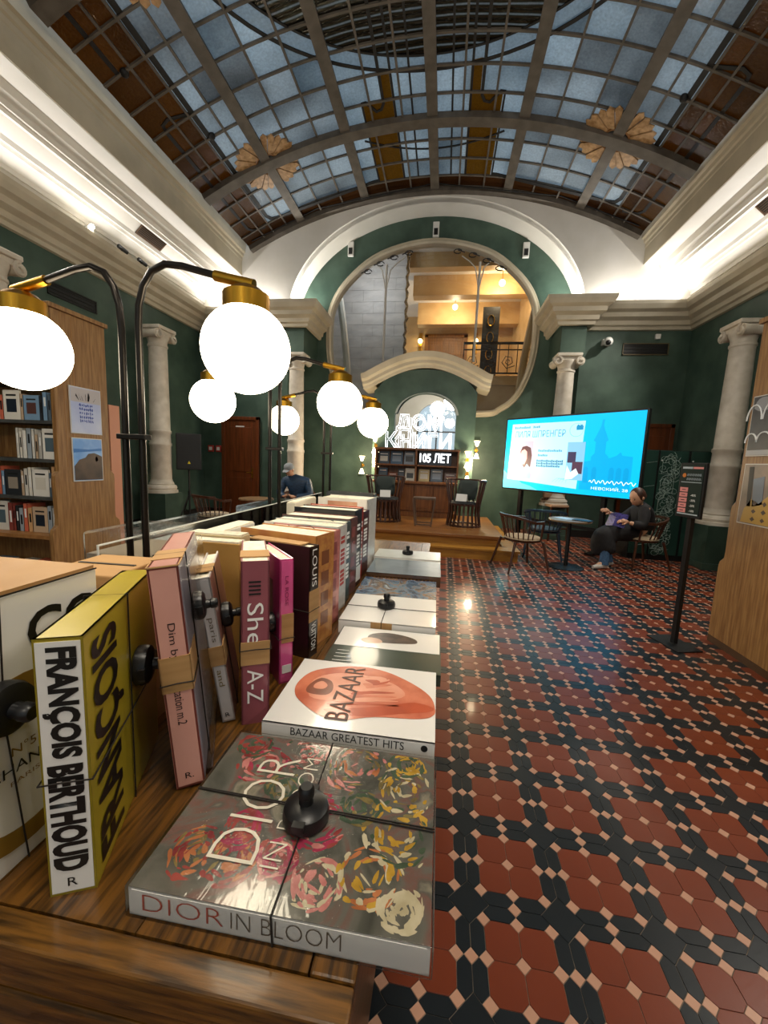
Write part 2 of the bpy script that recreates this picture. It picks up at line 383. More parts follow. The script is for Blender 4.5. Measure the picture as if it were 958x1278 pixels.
# rear wall with tall windows to the street, and the upper closure
rw = [(XL-.2, 0), (XR+.2, 0), (XR+.2, 7.6), (XL-.2, 7.6)]
holes = [[(cx-1.1, .7), (cx+1.1, .7)]+ell(cx, 3.9, 1.1, .9, 0, 180, 12) for cx in (-4.0, -.53, 2.9)]
MB().sheet(rw, holes, t=.3, fr=lambda u, v, w: (u, YF-w, v)).build('wall_rear', WHITE, kind='structure')
WFRM = mat('dark_window_frame', '3a3530', .5)
for n_, cx in enumerate((-4.0, -.53, 2.9)):
    wn = empty('window_%d' % (n_+2), (cx, YF-.15, 0), kind='structure', label='tall street window behind the viewer')
    fm = MB().box(-1.1, -1.03, -.04, .04, .7, 3.9).box(1.03, 1.1, -.04, .04, .7, 3.9).box(-1.1, 1.1, -.04, .04, .7, .8).box(-1.1, 1.1, -.04, .04, 3.2, 3.28).box(-.04, .04, -.04, .04, .7, 4.78)
    fm.build('window_frame', WFRM, wn)
    MB().sheet([(-1.1, .7), (1.1, .7)]+ell(0, 3.9, 1.1, .9, 0, 180, 12), t=.008, fr=lambda u, v, w: (u, w, v)).build('pane', GL, wn)
# ------------------------------------------------------------------ baseboards
DARK = mat('dark_baseboard', '171412', .5)
MB().box(XL, XL+.03, YF, YB, 0, .16).build('baseboard_left', DARK, kind='structure')
MB().box(XR-.03, XR, YF, YB, 0, .16).build('baseboard_right', DARK, kind='structure')
MB().box(XL+.03, NL, YB-.03, YB, 0, .16).box(NR, XR-.03, YB-.03, YB, 0, .16).build('baseboard_back', DARK, kind='structure')
# ------------------------------------------------------------------ stained glass barrel vault
VR = 8.755; VZ = 7.2-VR
def vp(th, y, dr=0): return Vector((CX+(VR+dr)*math.sin(th), y, VZ+(VR+dr)*math.cos(th)))
D2R = math.pi/180
LR = [-28.07, -19.4, -9.7, 0, 9.7, 19.4, 28.07]           # longitudinal ribs
cols = []
for k in range(6):
    a, b = LR[k], LR[k+1]
    if k == 0: fr = [0, .32, .50, .75, 1]
    elif k == 5: fr = [0, .25, .50, .68, 1]
    else: fr = [0, 1/3, 2/3, 1]
    cols.append([a+(b-a)*f for f in fr])
ribY = [9.2-.04, 7.40, 4.30, 1.20, -1.90, -4.4]
rows = [9.2, 8.75, 8.30, 7.85]+[7.40-.443*i for i in range(7)]+[4.30-.443*i for i in range(7)]+[1.20-.443*i for i in range(7)]+[-1.9-.443*i for i in range(6)]+[-4.5]
METAL = mat('painted_iron_frame', '5e574e', .55, col2='4c463e', scale=6)
LEAD = mat('lead_line', '0c0b0b', .6)
ceiling = empty('ceiling', (0, 0, 0), kind='structure', label='stained glass barrel vault in an iron frame')
def glassmat(name, c1, c2, scale, pattern=False):
    m = bpy.data.materials.new(name); m.use_nodes = True; nt = m.node_tree; nt.nodes.clear(); N = nt.nodes.new; L = nt.links.new
    out = N('ShaderNodeOutputMaterial'); tr = N('ShaderNodeBsdfTranslucent'); gl = N('ShaderNodeBsdfGlossy'); mx = N('ShaderNodeMixShader'); df = N('ShaderNodeBsdfDiffuse'); mx2 = N('ShaderNodeMixShader')
    oi = N('ShaderNodeObjectInfo'); geo = N('ShaderNodeNewGeometry'); nz = N('ShaderNodeTexNoise'); nz.inputs['Scale'].default_value = 34; nz.inputs['Detail'].default_value = 2
    big = N('ShaderNodeTexNoise'); big.inputs['Scale'].default_value = 1.1; big.inputs['Detail'].default_value = 2
    L(geo.outputs['Position'], nz.inputs['Vector']); L(geo.outputs['Position'], big.inputs['Vector'])
    ad = N('ShaderNodeMath'); ad.operation = 'ADD'; mu = N('ShaderNodeMath'); mu.operation = 'MULTIPLY'; mu.inputs[1].default_value = .5
    L(oi.outputs['Random'], mu.inputs[0]); L(mu.outputs[0], ad.inputs[0]); L(big.outputs[0], ad.inputs[1])  # random tone per pane stands in for shade from the attic above
    rp = N('ShaderNodeValToRGB'); rp.color_ramp.elements[0].position = .4; rp.color_ramp.elements[1].position = .95
    rp.color_ramp.elements[0].color = lin(c1); rp.color_ramp.elements[1].color = lin(c2); L(ad.outputs[0], rp.inputs[0])
    col = rp.outputs[0]
    if pattern:
        sp = N('ShaderNodeSeparateXYZ'); L(geo.outputs['Position'], sp.inputs[0])
        def M(op, a, b=None, c=None):
            q = N('ShaderNodeMath'); q.operation = op
            for i, v in enumerate((a, b, c)):
                if v is None: continue
                if isinstance(v, (int, float)): q.inputs[i].default_value = v
                else: L(v, q.inputs[i])
            return q.outputs[0]
        def mixc(fac, a, b):
            q = N('ShaderNodeMix'); q.data_type = 'RGBA'; L(fac, q.inputs[0])
            for i, v in ((6, a), (7, b)):
                if isinstance(v, str): q.inputs[i].default_value = lin(v)
                else: L(v, q.inputs[i])
            return q.outputs[2]
        dx = M('SUBTRACT', sp.outputs[0], CX-.02); dy = M('SUBTRACT', sp.outputs[1], 3.8)
        r = M('SQRT', M('ADD', M('MULTIPLY', dx, dx), M('MULTIPLY', dy, dy)))
        adx = M('ABSOLUTE', dx)
        # yellow motif
        yel = M('MULTIPLY', M('MULTIPLY', M('GREATER_THAN', adx, .60), M('LESS_THAN', adx, 1.10)), M('MULTIPLY', M('GREATER_THAN', sp.outputs[1], 6.95), M('LESS_THAN', sp.outputs[1], 8.76)))
        yel2 = M('MULTIPLY', M('MULTIPLY', M('GREATER_THAN', adx, .60), M('LESS_THAN', adx, .76)), M('MULTIPLY', M('GREATER_THAN', sp.outputs[1], 6.45), M('LESS_THAN', sp.outputs[1], 7.0)))
        col = mixc(M('MAXIMUM', yel, yel2), col, '94701f')
        # disc of dark streaky glass with a pale rim
        ws = N('ShaderNodeTexWave'); ws.bands_direction = 'Y'; ws.inputs['Scale'].default_value = 2.4; ws.inputs['Distortion'].default_value = 2.2; ws.inputs['Detail'].default_value = 3; ws.inputs['Detail Scale'].default_value = .7
        mp = N('ShaderNodeMapping'); mp.inputs['Scale'].default_value = (.6, 1.1, 1); L(geo.outputs['Position'], mp.inputs[0]); L(mp.outputs[0], ws.inputs[0])
        rp2 = N('ShaderNodeValToRGB'); e = rp2.color_ramp.elements; e[0].position = 0; e[0].color = lin('1c1a14'); e[1].position = 1; e[1].color = lin('b4c0c8')
        for pos, cc in ((.45, '4a3a22'), (.7, '2a2a20'), (.86, '4c5248')): q = e.new(pos); q.color = lin(cc)
        L(ws.outputs[0], rp2.inputs[0])
        col = mixc(M('LESS_THAN', r, 2.75), col, 'c4d2da'); col = mixc(M('LESS_THAN', r, 2.56), col, rp2.outputs[0])
    hs = N('ShaderNodeMix'); hs.data_type = 'RGBA'; hs.blend_type = 'MULTIPLY'; hs.inputs[0].default_value = .5; L(col, hs.inputs[6]); L(nz.outputs[0], hs.inputs[7])
    L(hs.outputs[2], tr.inputs[0]); L(hs.outputs[2], df.inputs[0])
    gl.inputs['Roughness'].default_value = .16
    bp = N('ShaderNodeBump'); bp.inputs['Strength'].default_value = .5; bp.inputs['Distance'].default_value = .012; L(nz.outputs[0], bp.inputs['Height']); L(bp.outputs[0], gl.inputs['Normal'])
    mx2.inputs[0].default_value = .25; L(tr.outputs[0], mx2.inputs[1]); L(df.outputs[0], mx2.inputs[2])
    mx.inputs[0].default_value = .04; L(mx2.outputs[0], mx.inputs[1]); L(gl.outputs[0], mx.inputs[2]); L(mx.outputs[0], out.inputs[0])
    return m
G_BLUE = glassmat('pale_blue_rippled_glass', '8e979d', 'dfe9ee', 1); G_AMB = glassmat('amber_glass', '6b4312', '8f611c', 1); G_PAT = glassmat('pictorial_glass', '9fb0ba', 'e4f0f6', 1, True); G_BRN = glassmat('brown_glass', '54361a', '6b4522', 1)
def pane(mb, t0, t1, y0, y1):
    a, b = t0*D2R, t1*D2R
    mb.hexa([vp(a, y0), vp(b, y0), vp(b, y1), vp(a, y1), vp(a, y0, .012), vp(b, y0, .012), vp(b, y1, .012), vp(a, y1, .012)])
far = {}
for ri in range(len(rows)-1):
    y1, y0 = rows[ri], rows[ri+1]
    for k in range(6):
        for ci in range(len(cols[k])-1):
            t0, t1 = cols[k][ci], cols[k][ci+1]; tm = (t0+t1)/2; ym = (y0+y1)/2
            r = math.hypot((CX+VR*math.sin(tm*D2R))-CX, ym-3.8); dxm = abs(VR*math.sin(tm*D2R))
            if ri == 0: M_ = G_BRN
            elif abs(tm) > 23.9: M_ = G_AMB
            elif r < 3.15 or (dxm < 1.25 and ym > 6.2): M_ = G_PAT
            else: M_ = G_BLUE
            if ri < 13:
                mb = MB(); pane(mb, t0, t1, y0, y1); mb.build('pane', M_, ceiling, fix=False)
            else:
                pane(far.setdefault(M_.name, (MB(), M_))[0], t0, t1, y0, y1)
for nm, (mb, M_) in far.items(): mb.build('pane_field', M_, ceiling, fix=False, kind='stuff')
for th in LR[1:-1]:
    MB().sweep([(-.085, -.07), (.085, -.07), (.085, 0), (-.085, 0)], [(vp(th*D2R, y), (math.cos(th*D2R), 0, -math.sin(th*D2R)), (math.sin(th*D2R), 0, math.cos(th*D2R))) for y in (9.2, -4.5)]).build('rib', METAL, ceiling)
for y in ribY:
    path = [(vp(t*D2R, y), (0, 1, 0), (math.sin(t*D2R), 0, math.cos(t*D2R))) for t in [LR[0]+(LR[-1]-LR[0])*i/40 for i in range(41)]]
    MB().sweep([(-.10, -.10), (.10, -.10), (.10, 0), (-.10, 0)], path).build('arch_rib', METAL, ceiling)
for k in range(6):
    for th in cols[k][1:-1]:
        MB().sweep([(-.016, -.03), (.016, -.03), (.016, 0), (-.016, 0)], [(vp(th*D2R, y), (math.cos(th*D2R), 0, -math.sin(th*D2R)), (math.sin(th*D2R), 0, math.cos(th*D2R))) for y in (9.2, -4.5)]).build('glazing_bar', METAL, ceiling)
for y in rows[1:-1]:
    if min(abs(y-q) for q in ribY) < .1: continue
    path = [(vp(t*D2R, y), (0, 1, 0), (math.sin(t*D2R), 0, math.cos(t*D2R))) for t in [LR[0]+(LR[-1]-LR[0])*i/30 for i in range(31)]]
    MB().sweep([(-.016, -.03), (.016, -.03), (.016, 0), (-.016, 0)], path).build('glazing_bar', METAL, ceiling)
# lead lines of the picture
def lead(pts, w=.03, m=LEAD, name='lead_line'):   # pts: (x offset from centre, y)
    path = []; n = len(pts)
    for i, (dx, y) in enumerate(pts):
        a, b = Vector(pts[max(i-1, 0)]), Vector(pts[min(i+1, n-1)]); t = (b-a).normalized(); th = math.asin(max(-.99, min(.99, dx/VR)))
        tang = Vector((math.cos(th), 0, -math.sin(th))); nrm = Vector((math.sin(th), 0, math.cos(th)))
        path.append((vp(th, y, -.004), tang*(-t.y)+Vector((0, t.x, 0)), nrm))
    MB().sweep([(-w/2, -.012), (w/2, -.012), (w/2, 0), (-w/2, 0)], path).build(name, m, ceiling)
def circ(r, a0, a1, n=40): return [(r*math.cos(math.radians(a0+(a1-a0)*i/n)), 3.8+r*math.sin(math.radians(a0+(a1-a0)*i/n))) for i in range(n+1)]
lead(circ(2.78, 0, 180), .045); lead(circ(2.56, 0, 180), .03)
for s in (-1, 1):
    lead([(s*.60, 4.2), (s*.60, 8.76)], .035); lead([(s*1.11, 6.95), (s*1.11, 8.76)], .03); lead([(s*.32, 4.2), (s*.32, 8.74)], .03)
    lead([(s*.77, 5.2), (s*.77, 7.02), (s*.82, 7.12), (s*.9, 7.14), (s*.96, 7.06), (s*1.05, 6.94), (s*1.12, 6.95)], .045)
    # dark border line between amber and blue, and the lines inside the amber band
    xa = VR*math.sin(23.3*D2R); xb = VR*math.sin(26.5*D2R)
    lead([(s*xa, -4), (s*xa, 8.55), (s*(xa-.05), 8.68), (s*(xa-.18), 8.74), (s*1.2, 8.70), (s*1.11, 8.70)], .075)
    lead([(s*xb, 6.1), (s*xb, 8.6), (s*(xb-.06), 8.72), (s*(xb-.3), 8.82)], .055); lead([(s*xb, 2), (s*xb, 5.2)], .055)
    lead([(s*(xb), 6.1), (s*(xb-.02), 5.98), (s*(xb-.12), 5.95), (s*(xa+.02), 6.05)], .05)
    for yy in (5.2, 6.5): MB().ball(vp(s*(xb if yy < 6 else xa)/VR*1.015, yy, -.01), .055, 8).build('lead_boss', LEAD, ceiling, smooth=True)
lead([(x/10, 8.06+.36*(abs(x/10)/1.15)**2*-1) for x in range(-12, 13)], .03)
lead([(-4.0, 8.98), (-2.5, 8.98), (0, 8.98), (2.5, 8.98), (4.0, 8.98)], .025)
# rosettes of tan glass petals at the rib crossings
TAN = mat('tan_glass_petal', 'b8946a', .4, col2='8a683f', scale=14); TANR = mat('brown_glass_boss', '7a5228', .4)
for s in (-1, 1):
    for yc in (7.40, 4.30, 1.2):
        thc = s*19.4*D2R; tang = Vector((math.cos(thc), 0, -math.sin(thc))); c0 = vp(thc, yc, -.03); nrm = Vector((math.sin(thc), 0, math.cos(thc)))
        ros = empty('rosette', parent=ceiling)
        for q in range(4):
            for k in range(5):
                a0 = math.radians(90*q+12+k*13.5); a1 = a0+math.radians(12)
                pts = []
                for rr, aa in ((.22, a0), (.53, a0), (.58, (a0+a1)/2), (.53, a1), (.22, a1)):
                    pts.append(c0+tang*(rr*math.cos(aa))+Vector((0, 1, 0))*(rr*math.sin(aa)))
                dn = nrm*(-.015-.012*(k % 2)); mb = MB(); n = len(pts)
                mb.add(pts+[p_+dn for p_ in pts], [tuple(range(n)), tuple(reversed(range(n, 2*n)))]+[(i, (i+1) % n, n+(i+1) % n, n+i) for i in range(n)])
                mb.build('petal', TAN, ros)
            arc = [c0+tang*(.20*math.cos(math.radians(90*q+12+i*8)))+Vector((0, 1, 0))*(.20*math.sin(math.radians(90*q+12+i*8)))-nrm*.01 for i in range(9)]
            MB().tube(arc, .022, 6).build('boss', TANR, ros)
# ------------------------------------------------------------------ stair hall seen through the round window
MARB = mat('grey_white_marble', 'c2bab6', .55, col2='aea7a4', scale=2.2, detail=8, stretch=(1, 1, 3)); HALLC = mat('hall_cream_plaster', 'c9a878', .5, col2='bb9867', scale=2); HALLW = mat('hall_pale_ceiling', 'd8d2c8', .6)
ms = MB(); y = 11.6; z = 1.6; r = 0
wall_stair = MB().box(-4.4, -1.32, 11.72, 11.9, 0, 7.4).build('wall_stair_hall', MARB, kind='structure')
while z < 7.3:
    x = -4.4+(.3 if r % 2 else 0); 
    while x < -1.4:
        x1 = min(x+.62, -1.34); MB().box(x+.003, x1-.003, 11.700, 11.72, z+.003, z+.307).build('marble_block', MARB, wall_stair); x = x1
    z += .31; r += 1
MB().tube([(-1.3+.03*math.sin(i*2.3), 11.66, 3.6+i*.11) for i in range(34)], [.03+.015*(i % 2) for i in range(34)], 6).build('trim_6', mat('dark_gilded_edge', '2a2018', .4, col2='8a6a3a', scale=30), kind='structure', label='dark scalloped edge of the stair wall')
MB().box(-4.5, 3.4, 10.06, 17.2, 7.35, 7.5).build('ceiling_stair_hall', HALLW, kind='structure')
MB().box(-4.5, 3.4, 17, 17.2, 3.9, 7.4).build('wall_stair_hall_far', HALLC, kind='structure')
MB().box(2.35, 2.5, 10.06, 17, 0, 7.4).build('wall_stair_hall_right', HALLC, kind='structure')
MB().box(-4.5, -4.4, 10.06, 11.9, 0, 7.4).build('wall_stair_hall_left', MARB, kind='structure')
MB().box(-1.3, 2.35, 11.9, 17, 3.75, 4.0).box(-4.4, 2.35, 10.06, 11.9, 1.2, 1.4).build('floor_stair_hall', HALLC, kind='structure')
MB().box(-4.4, 2.35, 12.0, 12.2, 0, 3.8).build('wall_stair_hall_lower', HALLC, kind='structure')
MB().box(-1.3, 2.35, 13.4, 13.8, 6.75, 7.36).box(-1.3, 2.35, 15.6, 16.0, 6.6, 7.36).box(-1.3, 2.35, 12.0, 12.3, 6.95, 7.36).build('ceiling_beam_stair_hall', HALLC, kind='structure')
# carved arch rib on the left and right of the hall
for s, x0 in ((-1, -3.2), (1, 2.28)):
    MB().tube([(x0+s*.0-s*1.0*math.sin(i*.11)*.55, 10.75, 6.9-i*.3) for i in range(15)], .09, 8).build('trim_7', IRON if s < 0 else HALLC, smooth=True, kind='structure', label='pale arch rib of the stair hall')
WD = wood('stair_hall_door_wood', '8a5a22', '6e4418', 'z', 4)
door = empty('door_1', (-.22, 16.98, 4.0), kind='structure', label='double wooden doors at the end of the stair hall')
MB().box(-.85, -.72, -.08, 0, 0, 2.62).box(.72, .85, -.08, 0, 0, 2.62).box(-.85, .85, -.08, 0, 2.52, 2.66).build('door_frame', WD, door)
for s in (-1, 1):
    lf = MB().box(min(0, s*.72), max(0, s*.72), -.04, 0, 0, 2.52).build('door_leaf', WD, door)
    for z0, z1 in ((.15, 1.1), (1.25, 1.7), (1.85, 2.4)): MB().box(min(s*.1, s*.62), max(s*.1, s*.62), -.06, -.04, z0, z1).build('panel', WD, lf, bevel=.008)
BRASS = mat('brass', 'b98a34', .3, 1); WGLOW = mat('warm_lamp_glass', 'ffe9c0', .4, emit=6, ecol='ffdf9f')
for i, x in enumerate((-1.25, .95)):
    sc = empty('wall_sconce', (x, 16.95, 6.35), label=('gilded wall sconce left of the stair hall doors', 'gilded wall sconce right of the stair hall doors')[i], category='wall lamp', group='stair hall sconces')
    MB().box(-.07, .07, -.03, .04, -.45, .35).build('back_plate', BRASS, sc, bevel=.01)
    MB().tube([(0, -.02, -.2), (0, -.14, -.2), (0, -.16, -.1)], .015, 6).build('arm', BRASS, sc); MB().ball((0, -.16, 0), .09, 8).build('lamp_globe', WGLOW, sc, smooth=True)
point('stair_hall_fill', (-2.2, 10.6, 6.2), 22, (.92, .95, 1), .3)  # added fill brightening the stair hall
for i, (x, y, zc) in enumerate(((.05, 14.7, 7.3), (1.38, 12.9, 7.3))):
    pl = empty('ceiling_lamp', (x, y, zc), label=('lit ceiling globe before the stair hall doors', 'lit ceiling globe hanging right beyond the round window', 'ceiling globe over the marble stair wall')[i], category='ceiling lamp', group='stair hall ceiling lamps')
    MB().lathe([(.3, -.03), (.28, -.05), (.18, -.06), (.05, -.10), (.0001, -.1)], n=24).lathe([(.3, -.03), (.3, .04), (.0001, .04)], n=24).build('ceiling_rose', HALLW, pl, smooth=True); MB().tube([(0, 0, -.08), (0, 0, -.35)], .012, 6).build('stem', BRASS, pl)
    MB().ball((0, 0, -.43), .09, 10).build('lamp_globe', WGLOW, pl, smooth=True)
    point('stair_hall_lamp', (x, y, zc-.65), (45, 40, 45)[i], (1, .78, .5), .1)
rl = empty('balcony_railing', (.35, 11.95, 4.0), label='wrought iron balcony railing beyond the round window', category='railing')
MB().box(0, 2.0, -.03, .03, .86, .92).build('top_rail', DIRON, rl); MB().box(0, 2.0, -.02, .02, .06, .10).build('bottom_rail', DIRON, rl); MB().box(0, 2.0, -.015, .015, .70, .73).build('mid_rail', DIRON, rl)
for k in range(9): MB().box(k*.245, k*.245+.02, -.012, .012, .06, .9).build('baluster', DIRON, rl)
for k in range(4):
    c = (.27+k*.49, 0, .4); MB().tube([(c[0]+(.03+.018*t)*math.cos(t*1.2), 0, c[2]+(.03+.018*t)*math.sin(t*1.2)) for t in range(11)], .012, 5).build('scroll', DIRON, rl)
gr = empty('iron_grille', (1.15, 13.2, 4.0), label='tall dark wrought iron grille panel behind the balcony railing', category='grille')
MB().box(-.24, .26, -.03, .0, 0, 2.3).build('back_panel', DIRON, gr)
for k in range(4): MB().tube([(.01+(.1)*math.cos(t*.7), -.05, .4+k*.5+.16*math.sin(t*.7)) for t in range(10)], .014, 5).build('scroll', BRASS, gr)
# ------------------------------------------------------------------ aedicule with mirror under the hood
AY = 9.05; AX0, AX1 = -1.64, .62
ACX = (AX0+AX1)/2
mir = [(-1.16, 1.30), (.20, 1.30)]+[(.20, 2.55)]+ell(-.48, 2.50, .68, .52, 8, 172, 20)+[(-1.16, 2.55)]
aout = [(AX0, 0), (AX1, 0), (AX1, 3.05)]+[(ACX+1.06*math.cos(math.radians(a)), 3.02+.50*math.sin(math.radians(a))) for a in range(15, 166, 10)]+[(AX0, 3.05)]
MB().sheet(aout, [mir], t=NY-AY, fr=lambda u, v, w: (u, AY+w, v)).build('wall_aedicule', GREEN, kind='structure')
hp = []
for i in range(41):
    t = i/40*2-1; x = ACX+t*1.38; zz = 3.13+.42*math.cos(min(1, abs(t)/.86)*math.pi*.5)**1.0 if abs(t) < .86 else 3.13-.05*math.sin((abs(t)-.86)/.14*math.pi/2)
    hp.append((x, zz))
path = []
for i, (x, zz) in enumerate(hp):
    a, b = Vector(hp[max(i-1, 0)]), Vector(hp[min(i+1, 40)]); tt = (b-a).normalized()
    path.append(((x, AY, zz), (0, -1, 0), (-tt.y, 0, tt.x)))
MB().sweep([(-.6, 0), (.02, 0), (.04, .06), (.10, .09), (.11, .15), (.20, .19), (.22, .24), (.24, .30), (-.6, .30)], path).build('trim_8', CREAM, smooth=True, kind='structure', label='cream curved hood moulding over the mirror')
mr = empty('arched_mirror', (0, 0, 0), label='arched mirror in the green niche above the platform bookcase', category='mirror')
MIRR = mat('mirror_silver', 'e8ecec', .02, 1)
MB().sheet(mir, t=.02, fr=lambda u, v, w: (u, AY+.10+w, v)).build('mirror_glass', MIRR, mr)
MB().sweep([(0, 0), (.05, 0), (.05, .03), (0, .03)], [((x, AY+.01, z), (.98, 0, .2), (0, -1, 0)) for x, z in mir[2:-1]], True).build('frame', mat('grey_mirror_frame', '8d938e', .35), mr, smooth=True)
# ------------------------------------------------------------------ ionic columns
def column(x, y, rz, label, s=1.0):
    c = empty('column', (x, y, 0), rz, label=label, category='column', group='ionic columns of the hall')
    MB().box(-.27, .27, -.27, .27, 0, .70).box(-.30, .30, -.30, .30, 0, .10).build('pedestal', GREEN, c)
    MB().lathe([(.29, .70), (.29, .75), (.26, .76), (.275, .80), (.26, .84), (.22, .86), (.225, .88), (.20, .92), (.19, .96)], n=28).build('base', STONE, c, smooth=True)
    MB().lathe([(.185, .94), (.188, 1.6), (.20, 1.62), (.20, 1.66), (.185, 1.68), (.182, 1.84), (.197, 1.86), (.197, 1.90), (.180, 1.92), (.172, 2.6), (.160, 3.46)], n=28).build('shaft', STONE, c, smooth=True)
    MB().lathe([(.158, 3.44), (.175, 3.46), (.175, 3.49), (.16, 3.50), (.165, 3.56), (.20, 3.64), (.20, 3.68)], n=28).build('necking', STONE, c, smooth=True)
    ab = MB().box(-.24, .24, -.22, .22, 3.745, 3.81).build('abacus', STONE, c, bevel=.012)
    MB().box(-.20, .20, -.18, .18, 3.66, 3.75).build('echinus', STONE, c, bevel=.02)
    for sx in (-1, 1):
        sp = [(sx*.22+sx*(.095-.0075*t)*math.cos(t*.62+1.57)*-1*-1, 0, 3.655+(.095-.0075*t)*math.sin(t*.62+1.57)) for t in range(12)]
        for yy in (-.19, .19):
            MB().tube([(a, yy, z) for a, b, z in sp], .022, 6).build('volute', STONE, c, smooth=True)
        MB().tube([(sx*.22, -.18, 3.655), (sx*.22, 0, 3.655), (sx*.22, .18, 3.655)], [.085, .062, .085], 14).build('volute_roll', STONE, c, smooth=True)
    return c
column(-3.44, 8.98, 0, 'white ionic column left of the arched niche'); column(2.37, 8.98, 0, 'white ionic column right of the niche behind the screen')
column(-5.5, 7.15, math.pi/2, 'white ionic column on the left wall beside the loudspeaker'); column(4.42, 7.12, math.pi/2, 'white ionic column on the right wall behind the bookcase')
column(-5.5, 4.3, math.pi/2, 'white ionic column on the left wall behind the bookcase')
# ------------------------------------------------------------------ doors in the back wall
DW = wood('brown_door_wood', '6b3413', '532809', 'z', 3, .4)
def door_(name, x0, x1, h, label):
    d = empty(name, ((x0+x1)/2, YB, 0), kind='structure', label=label); hw = (x1-x0)/2
    MB().box(-hw, -hw+.08, -.07, -.002, 0, h).box(hw-.08, hw, -.07, -.002, 0, h).box(-hw, hw, -.07, -.002, h-.08, h).build('door_frame', DW, d, bevel=.006)
    lf = MB().box(-hw+.08, hw-.08, -.045, -.002, 0, h-.08).build('door_leaf', DW, d)
    for z0, z1 in ((.2, .95), (1.1, h-.25)): MB().box(-hw+.2, hw-.2, -.055, -.045, z0, z1).build('panel', DW, lf, bevel=.005)
    MB().box(hw-.2, hw-.16, -.055, -.045, .95, 1.2).tube([(hw-.18, -.05, 1.08), (hw-.18, -.1, 1.08), (hw-.3, -.1, 1.08)], .012, 6).build('handle', BRASS, lf)
    return d
dl = door_('door_2', -5.42, -4.45, 2.42, 'brown wooden door in the back wall by the loudspeaker')
MB().box(-.12, .1, -.052, -.0445, 2.12, 2.2).build('number_plate', mat('white_plastic', 'd8d8d4', .4), dl)
door_('door_3', 3.72, 4.68, 2.5, 'brown door in the back wall behind the lockers')
# ------------------------------------------------------------------ platform with steps
PW = wood('platform_boards', '8a5a2a', '6f4318', 'x', 3, .32, coat=.2); PW2 = wood('step_riser_oak', 'a9772f', '8f6020', 'x', 3, .35)
pf = empty('platform', (0, 0, 0), label='two-step oak platform before the niche', category='platform')
nb = 9
for k in range(nb):
    y0 = 6.62+(9.05-6.62)*k/nb; MB().box(-2.15, 1.02, y0+.002, 6.62+(9.05-6.62)*(k+1)/nb-.002, .31, .345).build('floor_board', PW, pf)
MB().box(-2.11, .98, 6.66, 9.04, 0, .31).build('riser', PW2, pf)
for k in range(2): MB().box(-2.4, 1.26, 6.34+.16*k, 6.495+.16*k, .145, .175).build('step_tread', PW2, pf)
MB().box(1.03, 1.26, 6.665, 9.0, .145, .175).build('step_tread', PW2, pf)
MB().box(-2.37, 1.23, 6.37, 6.655, 0, .145).box(.98, 1.23, 6.66, 9.0, 0, .145).build('riser', PW2, pf)
MB().box(-2.17, 1.05, 6.59, 6.63, .30, .349).build('nosing', PW, pf, bevel=.006)
# ------------------------------------------------------------------ bookcase counter on the platform
BW = wood('bookcase_brown_wood', '7a4a22', '5f3614', 'z', 4, .4)
bc = empty('platform_bookcase', (-.60, 8.4, .345), label='brown wooden bookcase with cupboard below on the platform', category='bookcase')
MB().box(-.92, .92, .05, .6, .003, .10).build('plinth', BW, bc)
MB().box(-.84, .84, .08, .6, .1, .70).build('body', BW, bc); MB().box(-.90, .90, .0, .62, .70, .745).build('counter', BW, bc, bevel=.006)
for k in range(4):
    x0 = -.82+k*.41; dd = MB().box(x0+.01, x0+.40, .055, .08, .13, .68).build('cupboard_door', BW, bc, bevel=.004)
    MB().box(x0+.06, x0+.35, .048, .056, .19, .62).build('panel', BW, dd, bevel=.004)
for x in (-.90, -.02, .87): MB().box(x, x+.035, .25, .62, .745, 1.43).build('upright', BW, bc)
MB().box(-.92, .92, .24, .62, 1.41, 1.45).build('top', BW, bc, bevel=.004); MB().box(-.87, .87, .25, .62, 1.07, 1.10).build('shelf', BW, bc); MB().box(-.88, .88, .60, .62, .745, 1.42).build('back_panel', BW, bc)
PAL = ['3e4c5c', '7a8796', 'd8d2c4', '2a3038', '8a4a2c', 'c9b27a', '52646e', '1c2430', 'b8c2c8', '5b3a34', '9a8f80', '35506a']
BKM = [mat('book_cover_%d' % i, c, .35) for i, c in enumerate(PAL)]; PAGES = mat('book_pages', 'e4dcc8', .7, col2='cfc6b0', scale=1, stretch=(90, 90, 2)); INKD = mat('dark_print', '141414', .5); INKW = mat('white_print', 'e8e8e4', .5)
def face_out(x, z, wd, h, m, label, tilt=.14, extra=None):
    b = empty('book', (-.60+x, 8.4+.42, .345+z), label=label, category='book', group='books shown face out on the platform bookcase'); b.rotation_euler = (-tilt, 0, 0)
    MB().box(0, wd, -.012, -.008, 0, h).box(0, wd, .008, .012, 0, h).box(0, .006, -.012, .012, 0, h).build('cover', m, b); MB().box(.004, wd-.006, -.008, .008, .004, h-.004).build('page_block', PAGES, b)
    if extra: MB().box(wd*.15, wd*.85, -.0135, -.012, h*.2, h*.62).build('cover_picture', extra, b)
    MB().box(wd*.15, wd*.85, -.0135, -.012, h*.75, h*.83).build('cover_title', INKW, b)
    return b
